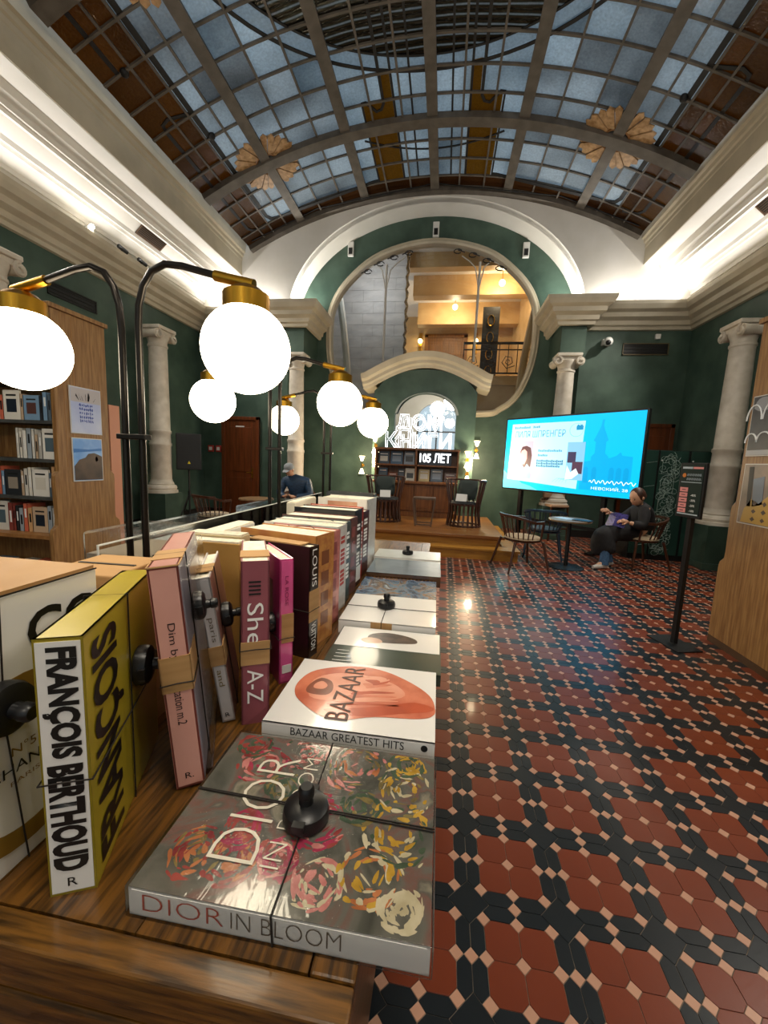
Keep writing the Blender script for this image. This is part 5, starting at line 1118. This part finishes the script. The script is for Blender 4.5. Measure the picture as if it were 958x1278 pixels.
# ------------------------------------------------------------------ art books on the table
def gmat(name, c, c2=None, rough=.28, coat=.5, scale=6, **k): return mat(name, c, rough, col2=c2, coat=coat, scale=scale, **k)
KRAFT = mat('kraft_paper', 'b08a5a', .8, col2='a07a4c', scale=1, stretch=(3, 3, 60)); CORD = mat('dark_cord', '1c1612', .7); TAG = mat('black_tag_plastic', '0e0e10', .35)
FLOR = bpy.data.materials.new('floral_painting'); FLOR.use_nodes = True
def painting(m, stops, scale, rough=.16, coat=.8, wr=.25, dist=1.2):
    nt = m.node_tree; N = nt.nodes.new; L = nt.links.new; b = nt.nodes['Principled BSDF']
    tc = N('ShaderNodeTexCoord'); nz = N('ShaderNodeTexNoise'); nz.inputs['Scale'].default_value = scale; nz.inputs['Detail'].default_value = 5; nz.inputs['Distortion'].default_value = dist; L(tc.outputs['Object'], nz.inputs['Vector'])
    rp = N('ShaderNodeValToRGB'); e = rp.color_ramp.elements
    e[0].position = stops[0][0]; e[0].color = lin(stops[0][1]); e[1].position = stops[-1][0]; e[1].color = lin(stops[-1][1])
    for p_, c in stops[1:-1]: q = e.new(p_); q.color = lin(c)
    L(nz.outputs[0], rp.inputs[0]); L(rp.outputs[0], b.inputs['Base Color']); b.inputs['Roughness'].default_value = rough; b.inputs['Coat Weight'].default_value = coat; b.inputs['Coat Roughness'].default_value = .06
    w1 = N('ShaderNodeTexNoise'); w1.inputs['Scale'].default_value = 9; w1.inputs['Distortion'].default_value = 2.5; mp = N('ShaderNodeMapping'); mp.inputs['Scale'].default_value = (1, 1, 3); L(tc.outputs['Object'], mp.inputs[0]); L(mp.outputs[0], w1.inputs['Vector'])
    bp = N('ShaderNodeBump'); bp.inputs['Strength'].default_value = wr; bp.inputs['Distance'].default_value = .004; L(w1.outputs[0], bp.inputs['Height']); L(bp.outputs[0], b.inputs['Coat Normal'])
painting(FLOR, [(.30, '34362f'), (.42, '54534c'), (.50, '66645c'), (.56, '74564e'), (.60, '5c5a52'), (.66, '8a8272'), (.75, '44503e')], 9)
def book(name, O, t, d, h, T, D, H, cover, label, spine=None, front=None, back=None, pages=PAGES, case=False, cat='book', group='art books on the display table'):
    """O: spine corner at t=0,h=0; t thickness, d depth, h height directions. front cover is at t=0"""
    h = Vector(h).normalized(); d = Vector(d); d = (d-h*d.dot(h)).normalized(); t_ = d.cross(h)
    m = Matrix.Identity(4)
    for i in range(3): m[i][0] = t_[i]; m[i][1] = d[i]; m[i][2] = h[i]
    m.translation = Vector(O)
    b = empty(name, mw=m, label=label, category=cat, group=group); e = .003
    cv = MB().box(0, e, 0, D, 0, H).box(T-e, T, 0, D, 0, H).box(0, T, 0, e, 0, H)
    if case: cv.box(0, T, 0, D, H-e, H).box(0, T, 0, D, 0, e)
    cv.build('cover', cover, b)
    MB().box(e, T-e, e, D-.006, .004, H-.004).build('page_block', pages, b)
    if spine: MB().box(.0025, T-.0025, -.0008, 0, .004, H-.004).build('spine', spine, b)
    if front: MB().box(-.0006, 0, 0, D, 0, H).build('cover_picture', front, b)
    if back: MB().box(T, T+.0006, .004, D-.003, .003, H-.003).build('cover_picture', back, b)
    return b
def spine_text(b, s, T, H, z0, z1, hh, m, down=True, bold=0, cx=None, name='spine_title'):
    """lettering on the spine between heights z0..z1; down: reads from the top down"""
    cx = T/2 if cx is None else cx
    if down: return text(name, s, z1-z0, hh, (cx-hh/2, -.001, z1), (0, 0, -1), (1, 0, 0), m, b, bold=bold)
    return text(name, s, z1-z0, hh, (cx+hh/2, -.001, z0), (0, 0, 1), (-1, 0, 0), m, b, bold=bold)
def band(b, T, D, z0, z1, m=KRAFT, d1=None, name='paper_band'):
    d1 = d1 or D; e = .0018; n = 2
    return MB().box(-e, 0, -e, d1, z0, z1).box(T, T+e, -e, d1, z0, z1).box(-e, T+e, -e, 0, z0, z1).build(name, m, b)
def cord(b, T, D, z, r=.0011):
    e = .003; return MB().tube([(-e, -e, z), (T/2, -e-.0012, z+.002), (T+e, -e, z), (T+e, D*.5, z-.003), (T+e, D+e, z), (-e, D+e, z), (-e, D*.5, z+.002)], r, 5, closed=True).build('cord', CORD, b)
def vcord(b, T, D, H, y, r=.0011):
    e = .003; return MB().tube([(-e, y, -.0), (-e, y, H+e), (T+e, y, H+e), (T+e, y, 0)], r, 5).build('cord', CORD, b)
def tag(b, p, n, s=1.0):
    """round black security tag with a knob: centre p on a face with normal n"""
    q = Vector(n).to_track_quat('Z', 'Y').to_matrix(); mb = MB().lathe([(.026, 0), (.031, .003), (.032, .012), (.030, .02), (.024, .024), (.010, .026), (.009, .034), (.011, .036), (.011, .046), (.008, .05), (.0001, .05)], n=24)
    mb.v = [tuple(Vector(p)+q @ (Vector(v)*s)) for v in mb.v]; t = mb.build('security_tag', TAG, b, smooth=True)
    mc = MB().box(-.024, .024, -.008, .008, .012, .022); mc.v = [tuple(Vector(p)+q @ (Vector((v[0]*1.5, v[1], v[2]))*s)) for v in mc.v]; mc.build('tag_clip', TAG, t)
    return t
PLW = ACR.copy(); PLW.name = 'crinkled_clear_wrap'; _n = PLW.node_tree; _b = _n.nodes.new('ShaderNodeBump'); _z = _n.nodes.new('ShaderNodeTexNoise'); _z.inputs['Scale'].default_value = 60; _b.inputs['Strength'].default_value = .8; _b.inputs['Distance'].default_value = .01
_n.links.new(_z.outputs[0], _b.inputs['Height'])
for q in _n.nodes:
    if q.type in ('BSDF_GLOSSY', 'FRESNEL'): _n.links.new(_b.outputs[0], q.inputs['Normal'])
for q in _n.nodes:
    if q.type == 'BSDF_TRANSPARENT': q.inputs[0].default_value = (.96, .96, .95, 1)
    if q.type == 'BSDF_GLOSSY': q.inputs['Roughness'].default_value = .05
    if q.type == 'FRESNEL': q.inputs['IOR'].default_value = 1.22
_z.inputs['Scale'].default_value = 22; _z.inputs['Distortion'].default_value = 3; _b.inputs['Strength'].default_value = .12
def wrap(b, T, D, H, e=.0032): return MB().box(-e, T+e*.2, -e, D+e, -e, H+e).build('shrink_wrap', PLW, b, bevel=.002)
Xh, Yd = (1, 0, 0), (0, 1, 0)
def flat(name, x0, x1, y0, y1, T, cover, label, z=TZ, rz=0, **k):
    hx = Vector((math.cos(rz), math.sin(rz), 0)); dy = Vector((-math.sin(rz), math.cos(rz), 0))
    return book(name, (x0, y0, z+T), None, dy, hx, T, y1-y0, x1-x0, cover, label, **k)
WCL = gmat('white_gloss_cover', 'dcdad6'); GREYP = gmat('grey_cover', '6a6862')
# floral book in front
T = .036
b = flat('book', -.328, .016, .352, .616, T, WCL, 'shrink-wrapped floral art book lying nearest with a black tag', spine=gmat('pale_grey_spine', 'e4e2de', rough=.2), front=FLOR, rz=.01)
DR = gmat('red_spine_print', 'c05a4a', coat=0); DGY = gmat('taupe_print', '6b5f52', coat=0)
text('spine_title', 'DIOR', .098, .021, (.026, -.001, .018), (0, 0, 1), (-1, 0, 0), DR, b, bold=-.022); text('spine_title', 'IN BLOOM', .125, .021, (.026, -.001, .125), (0, 0, 1), (-1, 0, 0), DGY, b, bold=-.022)
WPRT = mat('cream_print', 'e0d8c8', .4)
text('cover_title', 'DIOR', .175, .062, (-.0014, .045, .128), (0, 1, 0), (0, 0, -1), WPRT, b, bold=-.02); text('cover_title', 'IN BLOOM', .180, .024, (-.0014, .045, .160), (0, 1, 0), (0, 0, -1), WPRT, b, bold=-.02)
rnd = random.Random(2)
FC = [gmat('petal_%d' % i, c, c2, coat=.8, scale=30, rough=.2) for i, (c, c2) in enumerate((('a04a42', '7a2f32'), ('c07a50', 'a0603a'), ('b03a58', '8a2c44'), ('c8a040', 'a07a28'), ('cfc4a8', 'b0a484'), ('50604a', '3c4a3a'), ('d08a84', 'b06a66'), ('8a7a4a', '6a5c38')))]
dabs = [MB() for _ in FC]; lv = 0
zones = [((.05, .05), .035, (1, 0, 7)), ((.05, .10), .035, (0, 1, 0)), ((.09, .09), .03, (0, 2)), ((.06, .155), .03, (2, 6, 0)), ((.12, .19), .045, (2, 2, 6, 0)), ((.04, .21), .03, (4, 6)), ((.06, .27), .04, (3, 1, 4)), ((.03, .31), .025, (4, 4)), ((.12, .30), .05, (3, 4, 3, 5)), ((.19, .30), .045, (3, 4, 7)), ((.24, .30), .03, (3, 5)), ((.22, .22), .05, (1, 7, 6, 5)), ((.24, .13), .04, (0, 6, 5)), ((.20, .07), .04, (2, 0, 6)), ((.24, .04), .03, (0, 5)), ((.15, .24), .03, (5, 5, 7)), ((.16, .12), .03, (5, 7))]
for (zy, zh), rad, cs in zones:
    for q in range(60):
        a, rr = rnd.random()*6.283, rad*math.sqrt(rnd.random()); cy, ch_ = zy+rr*math.cos(a), zh+rr*math.sin(a); ang = a+1.3+rnd.random()*.5; L_, w_d = .003+.009*rnd.random(), .001+.0028*rnd.random()
        pts = []
        for e in range(8):
            t_ = e*math.pi/4; pu, pv = L_*math.cos(t_), w_d*math.sin(t_)*(1+.4*math.cos(t_)); pts.append((min(max(cy+pu*math.cos(ang)-pv*math.sin(ang), .004), .260), min(max(ch_+pu*math.sin(ang)+pv*math.cos(ang), .006), .336)))
        lv += 1; dabs[rnd.choice(cs)].sheet(pts, t=-.00004, fr=lambda u_, v_, q_, z_=-.00065-.0000006*lv: (z_+q_*.1, u_, v_))
for k, mb_ in enumerate(dabs): mb_.build('painted_flowers', FC[k], b, fix=False, kind='stuff')
MB().tube([(-.0025, -.002, .172), (-.0025, .266, .168)], .0011, 5).tube([(T, -.003, .174), (-.0025, -.003, .172)], .0011, 5).tube([(-.0025, .137, -.002), (-.0025, .128, .346)], .0011, 5).tube([(-.0025, .139, -.002), (-.0025, .132, .346)], .0011, 5).build('cord', CORD, b)
tag(b, (-.001, .118, .170), (-1, 0, 0), 1.0); wrap(b, T, .264, .344)
# second: white fashion book with orange drapery
T = .052
b = flat('book', -.300, .013, .632, .868, T, WCL, 'white fashion book with orange draped figure on its cover', spine=gmat('white_spine', 'd9d7d3'), rz=.012)
OR1 = gmat('orange_drape', 'cf7a5c', 'b35a40', scale=18); OR2 = gmat('orange_drape_light', 'dd9a80', 'cf8468', scale=14); OR3 = gmat('orange_drape_deep', 'b8502f', 'a04428', scale=14); SKP = gmat('orange_shadow', '8a4a34', '6f3a28', scale=20)
def cov(b, pts, m, nm='cover_figure', lv=-.0007): return MB().sheet(catmull(pts, 4), t=-.0002, fr=lambda u_, v_, w_: (lv+w_*.2, u_, v_)).build(nm, m, b)
cov(b, [(.035, .10), (.03, .14), (.05, .20), (.06, .28), (.075, .308), (.10, .312), (.14, .30), (.18, .26), (.215, .20), (.225, .14), (.21, .08), (.18, .035), (.13, .02), (.09, .03), (.06, .06)], OR1)
cov(b, [(.09, .06), (.085, .12), (.10, .2), (.13, .25), (.17, .22), (.19, .15), (.185, .09), (.15, .05)], OR2, lv=-.0008)
cov(b, [(.05, .19), (.07, .25), (.085, .30), (.10, .308), (.11, .27), (.09, .22), (.07, .16), (.055, .10), (.045, .13)], OR3, lv=-.0009)
cov(b, [(.10, .055), (.10, .09), (.12, .10), (.15, .09), (.16, .065), (.14, .05), (.115, .045)], SKP, lv=-.0010); cov(b, [(.12, .06), (.12, .08), (.135, .085), (.148, .07), (.135, .058)], OR2, lv=-.0011)
for k in range(9):
    y0 = .07+.014*k; cov(b, [(y0, .11+.012*k), (y0+.012, .17+.006*k), (y0+.02, .235-.004*k), (y0+.024, .235-.004*k), (y0+.018, .16), (y0+.006, .105+.012*k)], (OR3, OR2, SKP)[k % 3] if k % 3 != 2 else OR1, 'cover_fold', -.0009-.00003*k)
text('cover_title', 'BAZAAR', .19, .044, (-.0012, .028, .152), (0, 1, 0), (0, 0, -1), mat('brown_print', '4a2a22', .4), b)
text('spine_title', 'BAZAAR GREATEST HITS', .205, .015, (.0185, -.001, .055), (0, 0, 1), (-1, 0, 0), INKD, b); MB().lathe([(.006, 0), (.006, .0006), (.0001, .0006)], n=14).build('publisher_mark', INKD, b, loc=(.011, -.0009, .295)).rotation_euler = (math.pi/2, 0, 0)
# third: white over dark green
b = flat('book', -.270, .022, .900, 1.130, .028, gmat('dark_green_cover', '24332c', '2f4238'), 'book with dark green cover and white upper half with a head', rz=.012)
MB().box(-.0008, 0, .105, .226, .003, .289).build('cover_picture', WCL, b); HRB = gmat('dark_hair_print', '3a3230', '5a4a44', scale=40)
cov(b, [(.15, .09), (.14, .13), (.145, .19), (.155, .225), (.18, .22), (.20, .18), (.205, .13), (.185, .09)], HRB, lv=-.001); cov(b, [(.135, .08), (.13, .10), (.14, .13), (.16, .12), (.165, .09), (.15, .07)], gmat('face_print', 'c09a84', coat=.3), lv=-.0012)
for k in range(4): MB().box(-.0012, -.0008, .02+.018*k, .022+.018*k, .02, .07-.006*k).build('cover_text_line', INKW, b)
# fourth: white with tape, cord and tag
b = flat('book', -.292, .004, 1.140, 1.388, .042, WCL, 'thick cream-white book with kraft tape and black tag', rz=.015, pages=PAGES)
MB().box(-.001, .043, -.0016, 0, .10, .165).build('kraft_tape', KRAFT, b); tag(b, (-.001, .135, .13), (-1, 0, 0), .95); MB().tube([(.04, -.002, .132), (-.002, -.002, .132), (-.002, .25, .132)], .0011, 5).tube([(-.002, .125, 0), (-.002, .125, .296)], .0011, 5).build('cord', CORD, b)
# fifth: blue painting
BLP = bpy.data.materials.new('blue_painting'); BLP.use_nodes = True; painting(BLP, [(.3, '20242c'), (.42, '3a5270'), (.5, '6a8094'), (.56, '8a6a50'), (.62, '34465c'), (.75, 'a8b0b4')], 11)
b = flat('book', -.306, 0, 1.425, 1.655, .028, gmat('slate_cover', '3a4450'), 'blue painted art book in front of the grey one', front=BLP, rz=.015)
# sixth and seventh
b = flat('book', -.310, .014, 1.668, 1.925, .046, gmat('brown_gilt_spine', '3c2616', '5a3c20', scale=30), 'grey-blue book with brown gilt spine', front=gmat('grey_blue_cover', '5f6a74', '76828c', scale=8), rz=.015)
for k in range(18): MB().box(.018, .03, -.001, 0, .02+k*.016, .026+k*.016).build('gilt_mark', BRASS, b)
b = flat('book', -.325, .010, 1.945, 2.125, .050, WCL, 'white book with black tag at the far end of the row', front=gmat('pale_cover', 'c9ccc8', 'b8bcb8'), rz=.012); tag(b, (-.001, .09, .165), (-1, 0, 0), .9)
# ------------------------------------------------------------------ standing books
def stand(name, A, d, T, D, H, cover, label, h=(0, 0, 1), **k): return book(name, (A[0], A[1], TZ), None, (d[0], d[1], 0), h, T, D, H, cover, label, **k)
YEL = gmat('yellow_cover', 'b3a02c', 'a8952a', rough=.3); YELL = gmat('yellow_edge', 'c0ad3c', coat=.4)
T, D, H = .048, .275, .322
b = stand('slipcase_book', (-.431, .350), (-.41, .912), T, D, H, YEL, 'yellow slipcased book with black title on a white spine', case=True, spine=WCL)
BLKP = mat('black_print', '100f0e', .4)
spine_text(b, 'FRANÇOIS', T, H, .178, .312, .036, BLKP, bold=.05); spine_text(b, 'BERTHOUD', T, H, .032, .170, .036, BLKP, bold=.05)
text('publisher_mark', 'R', .010, .011, (T/2-.005, -.001, .012), (1, 0, 0), (0, 0, 1), BLKP, b)
text('cover_title', 'FRANÇOIS', .292, .095, (T+.0008, .110, .016), (0, 0, 1), (0, -1, 0), BLKP, b, bold=.03); 
tag(b, (T+.001, .165, .20), (1, 0, 0), .95); cord(b, T, D, .148); vcord(b, T, D, H, .135)
# pink leaning slipcase
T, D, H = .040, .262, .362
PK = gmat('dusty_pink_cover', 'b5786c', 'a86c60'); PKL = gmat('pale_pink_spine', 'cf9a8e', 'c48e82'); PKD = gmat('brick_pink_edge', '8f4a40')
hD = (-.026, -.018, .366)
b = book('slipcase_book', (-.385, .515, TZ+.003), None, (-.48, .877, -.02), hD, T, D, H, PKD, 'tall pink slipcased book leaning left with a kraft paper band', spine=PKL, pages=gmat('pink_block', 'c28a7e'), case=True, back=gmat('grey_lilac_picture', '8a8490', 'a8a2ac', scale=10), front=PK)
MB().box(.003, T-.003, .003, D-.01, H, H+.0008).build('top_panel', PKL, b)
for s_, z0, z1 in (('Dim by', .215, .275), ('station m.2', .11, .172)): spine_text(b, s_, T, H, z0, z1, .013, mat('ink_script', '2a1a1c', .5))
text('publisher_mark', 'R.', .012, .010, (T/2-.006, -.001, .016), (1, 0, 0), (0, 0, 1), BLKP, b)
KB = band(b, T, D, .165, .222, d1=.07); band(b, T, D, H-.001, H+.001, d1=.05, name='kraft_strap'); MB().box(-.002, T+.002, .04, .10, H+.001, H+.0022).build('kraft_strap', KRAFT, b); cord(b, T, .075, .178); vcord(b, T, D, H, .07)
tag(b, (T+.001, .10, .26), (1, 0, 0), .8); MB().box(T, T+.012, .02, D+.01, .004, H-.01).build('shrink_wrap', PLW, b, bevel=.003)
# narrow grey-white leaning book
T, D, H = .024, .165, .305
b = book('book', (-.404, .678, TZ+.002), None, (-.42, .9, -.02), (-.03, -.036, .306), T, D, H, gmat('pale_grey_cover', 'b4aeac', 'a8a2a0'), 'narrow grey-white book leaning beside the pink slipcase', back=gmat('rose_brown_picture', '7a5048', '93685e', scale=12), spine=gmat('grey_white_spine', 'c4c0c0'))
spine_text(b, 'paris', T, H, .175, .225, .012, DGY); spine_text(b, 'and', T, H, .08, .115, .010, mat('olive_print', '7a6a3a', .4)); band(b, T, D, .125, .165, d1=.05); tag(b, (T+.001, .06, .20), (1, 0, 0), .8); MB().box(-.002, T+.002, .03, .075, H, H+.002).build('kraft_strap', KRAFT, b); vcord(b, T, D, H, .05)
text('publisher_mark', 'R', .008, .009, (T/2-.004, -.001, .012), (1, 0, 0), (0, 0, 1), BLKP, b)
# plum book She ... A-Z
T, D, H = .052, .20, .332
PLUM = gmat('plum_pink_cover', '8f4f58', '7f444e'); 
b = stand('book', (-.365, .680), (-.46, .888), T, D, H, PLUM, 'plum pink book with large white spine letters and kraft tape', back=gmat('plum_back', '6a3038'))
spine_text(b, 'She', T, H, .165, .250, .030, INKW); spine_text(b, 'A-Z', T, H, .045, .115, .030, INKW); MB().box(-.001, T+.001, -.002, 0, .125, .172).build('kraft_tape', KRAFT, b); cord(b, T, D, .155)
for k in range(4): MB().box(.014, .036, -.001, 0, .290-.008*k, .293-.008*k).build('spine_text_line', INKD, b)
MB().box(-.002, T+.002, .03, .085, H, H+.002).build('kraft_strap', KRAFT, b); MB().box(.003, T-.003, .003, D-.006, H-.0035, H-.001).build('page_edge', PAGES, b)
# hot pink
T, D, H = .032, .19, .300
b = stand('book', (-.352, .832), (-.66, .75), T, D, H, gmat('hot_pink_cover', 'c2457f', 'b63c74'), 'hot pink book beside the plum one', spine=gmat('hot_pink_spine', 'd05890'), front=gmat('hot_pink_front', 'b83a78', 'a83068'))
MB().box(-.0012, 0, .05, .15, .10, .24).build('cover_picture', gmat('maroon_picture', '6a2038'), b); spine_text(b, 'LA ROSE', T, H, .19, .26, .008, gmat('rose_print', '8a2a58')); MB().box(.004, T+.001, -.002, 0, .10, .17).build('kraft_tape', KRAFT, b); MB().box(.006, T-.004, -.0018, 0, .025, .045).build('price_label', WP, b); cord(b, T, D, .11); tag(b, (-.001, .04, .14), (-1, 0, 0), .75)
# dark brown travel book
T, D, H = .042, .26, .303
b = stand('book', (-.326, .960), (-.965, .26), T, D, H, gmat('dark_brown_cover', '2a1a18', '1f1312'), 'dark brown book with white capitals down its spine', spine=gmat('black_spine', '17110f'))
spine_text(b, 'LOUIS', T, H, .195, .295, .021, INKW); spine_text(b, 'VUITTON', T, H, .02, .095, .021, INKW); MB().box(-.001, T+.001, -.002, 0, .10, .185).build('kraft_tape', KRAFT, b); cord(b, T, D, .13); MB().box(.002, T-.002, .03, .2, H, H+.003).build('kraft_strap', KRAFT, b)
# the rest of the row, spines to the aisle
row = [(1.03, .10, .318, .26, 'a5683c', 'c08a4a', 'orange-brown patterned book, next after the dark brown one', 'p'),
       (1.152, .085, .305, .25, 'c07a72', 'a4605c', 'salmon pink boxed book with cord in the standing row', 'p'),
       (1.247, .028, .300, .25, '6a8a88', '4f6f70', 'thin teal book in the standing row', ''),
       (1.285, .085, .303, .28, 'd2cfca', 'c4c0ba', 'white book with red spine lettering in the standing row', 'r'),
       (1.38, .065, .302, .28, '3a4a4c', '4c5c5c', 'dark grey-green book behind the white one', 'w'),
       (1.452, .10, .306, .28, '5a3a38', '704840', 'brown-red patterned book in the standing row', 'p'),
       (1.56, .09, .325, .27, '16181c', '22252a', 'black book with white letters and white lower label', 'l'),
       (1.658, .05, .325, .25, 'b83a2c', 'a03024', 'narrow bright red book in the standing row', 'w'),
       (1.715, .11, .300, .26, '3c1a1c', '50262a', 'dark maroon book with pale spine letters', 'w'),
       (1.835, .16, .345, .25, 'd0cdc8', 'c2bfb8', 'tall white box with a portrait near the end of the row', 'f'),
       (2.01, .05, .360, .26, '22262a', '2e3236', 'tall black folder at the far end of the standing row', '')]
for k, (y0, T, H, D, c, c2, lb, kd) in enumerate(row):
    b = stand('book', (-.333-.0015*k, y0), ((-.97, .24), (-.98, .19), (-.985, .15))[k] if k < 3 else (-.99, .10), T, D, H, gmat('row_cover_%d' % k, c, c2, scale=14), lb, spine=gmat('row_spine_%d' % k, c2 if kd != 'p' else c, c if kd != 'p' else c2, scale=45))
    if kd == 'p':
        for q in range(4): MB().box(T*.3, T*.7, -.0015, -.0008, .05+q*.06, .09+q*.06).build('spine_pattern', gmat('row_pattern_%d' % (k % 2), ('7a4a30', '8a4a4a')[k % 2]), b)
    m_ = {'r': gmat('red_print', 'b03a30', coat=0), 'w': INKW, 'l': INKW}.get(kd)
    if m_: 
        n = 12
        for q in range(n):
            if q % 5 == 4: continue
            MB().box(T*.28, T*.72, -.0015, -.0008, .09+q*.015, .100+q*.015).build('spine_letter', m_, b)
    if kd == 'l': MB().box(.004, T-.004, -.0016, -.0008, .02, .085).build('spine_label', WP, b)
    if kd == 'f': MB().box(-.0012, -.0006, .05, .2, .18, .33).build('cover_picture', gmat('portrait_tan', 'c49a80', 'a87a60', scale=9), b)
    if k in (1, 4): MB().tube([(T*.2, .05, H+.002), (T*.8, .10, H+.004), (T*.3, .15, H+.003), (T*.7, .18, H+.002)], .0012, 5).build('cord', CORD, b)
# books and boxes behind the row, before the divider
for i, (x0, x1, y0, y1, H, c, c2, lb) in enumerate(((-.620, -.472, .872, .912, .322, 'b08a4e', 'a07a40', 'tan boxed book standing behind the plum book'), (-.640, -.492, .918, .966, .33, 'c9b890', 'bba980', 'beige boxed book behind the tan one'), (-.68, -.62, 1.05, 1.25, .31, 'd6d2c8', 'c8c4b8', 'white boxed book against the divider'), (-.675, -.635, 1.66, 1.95, .335, 'd4ccba', 'c6beac', 'cream boxed book against the far end of the divider'))):
    b = empty('boxed_book', (x0, y0, TZ), label=lb, category='book', group='boxed books behind the standing row')
    w2, l2 = x1-x0, y1-y0; MB().box(0, w2, 0, l2, 0, H-.004).build('box_body', gmat('boxed_%d' % i, c, c2), b, bevel=.002); MB().box(.003, w2-.003, .003, l2-.003, H-.004, H).build('page_edge', PAGES, b); MB().box(w2*.25, w2*.75, -.0008, 0, H*.3, H*.7).build('front_label', gmat('boxed_label_%d' % i, c2, c), b)
# perfume house box at the left edge
cb = empty('gift_box_book', (-.507, .512, TZ), math.pi/2, label='white and gold boxed book with black lettering at the left edge', category='book')
# local frame: x runs away from the viewer, -y faces the aisle; the box reaches back toward the viewer
KT = gmat('kraft_top', 'b58c5c', 'a67c4c', coat=.2, rough=.5); GLD = gmat('gold_print', '8a6a2c', '77591f', coat=.4)
MB().box(-.24, 0, 0, .26, 0, .352).build('box_body', WCL, cb, bevel=.002); MB().box(-.238, -.002, .002, .258, .352, .358).build('lid', KT, cb); MB().box(-.24, 0, -.001, .0, .352, .354).build('lid_edge', DARK, cb)
def annulus(cx, cz, r0, r1, a0, a1, n=20):
    return [(cx+r1*math.cos(math.radians(a0+(a1-a0)*i/n)), cz+r1*math.sin(math.radians(a0+(a1-a0)*i/n))) for i in range(n+1)]+[(cx+r0*math.cos(math.radians(a1+(a0-a1)*i/n)), cz+r0*math.sin(math.radians(a1+(a0-a1)*i/n))) for i in range(n+1)]
MB().sheet(annulus(-.115, .135, .088, .113, -178, 178, 44), t=.0006, fr=lambda u_, v_, w_: (u_, -.0012+w_, v_)).build('gold_ring', GLD, cb)
text('box_title', 'CHANEL', .085, .014, (-.162, -.0008, .125), (1, 0, 0), (0, 0, 1), BLKP, cb); text('box_number', 'N°5', .030, .012, (-.134, -.0008, .148), (1, 0, 0), (0, 0, 1), GLD, cb); text('box_city', 'PARIS', .036, .006, (-.138, -.0008, .110), (1, 0, 0), (0, 0, 1), GLD, cb)
text('box_heading', 'CO', .105, .055, (-.105, -.0008, .268), (1, 0, 0), (0, 0, 1), BLKP, cb, bold=.02)
MB().box(-.185, -.150, -.003, -.0006, .225, .30).build('ribbon', DARK, cb); tag(cb, (-.145, -.001, .222), (0, -1, 0), 1.0); MB().tube([(-.135, -.003, .356), (-.14, -.003, .2), (-.125, -.003, 0.0)], .0011, 5).build('cord', CORD, cb)
# cartons and wrapped packs beyond it, left of the divider
cx_ = empty('carton', (-.66, .56, TZ), .05, label='brown carton behind the yellow slipcase', category='carton'); MB().box(0, .13, 0, .13, 0, .322).build('box_body', KRAFT, cx_, bevel=.003); MB().box(.01, .12, .062, .068, .322, .3235).build('flap_seam', DARK, cx_)
for i, (x0, y0, w2, l2, H, lb) in enumerate(((-.93, .90, .19, .22, .315, 'plastic-wrapped pack left of the divider near the lamp pole'), (-.95, 1.14, .21, .30, .30, 'plastic-wrapped pale pack behind the divider'), (-.94, 1.70, .20, .40, .30, 'plastic-wrapped grey pack farther behind the divider'))):
    b = empty('wrapped_pack', (x0, y0, TZ), label=lb, category='pack', group='plastic-wrapped packs behind the divider'); MB().box(.006, w2-.006, .006, l2-.006, 0, H-.06).build('contents', BKM[(10, 8, 1)[i]], b); MB().box(0, w2, 0, l2, 0, H).build('wrap', PLW, b, bevel=.01)
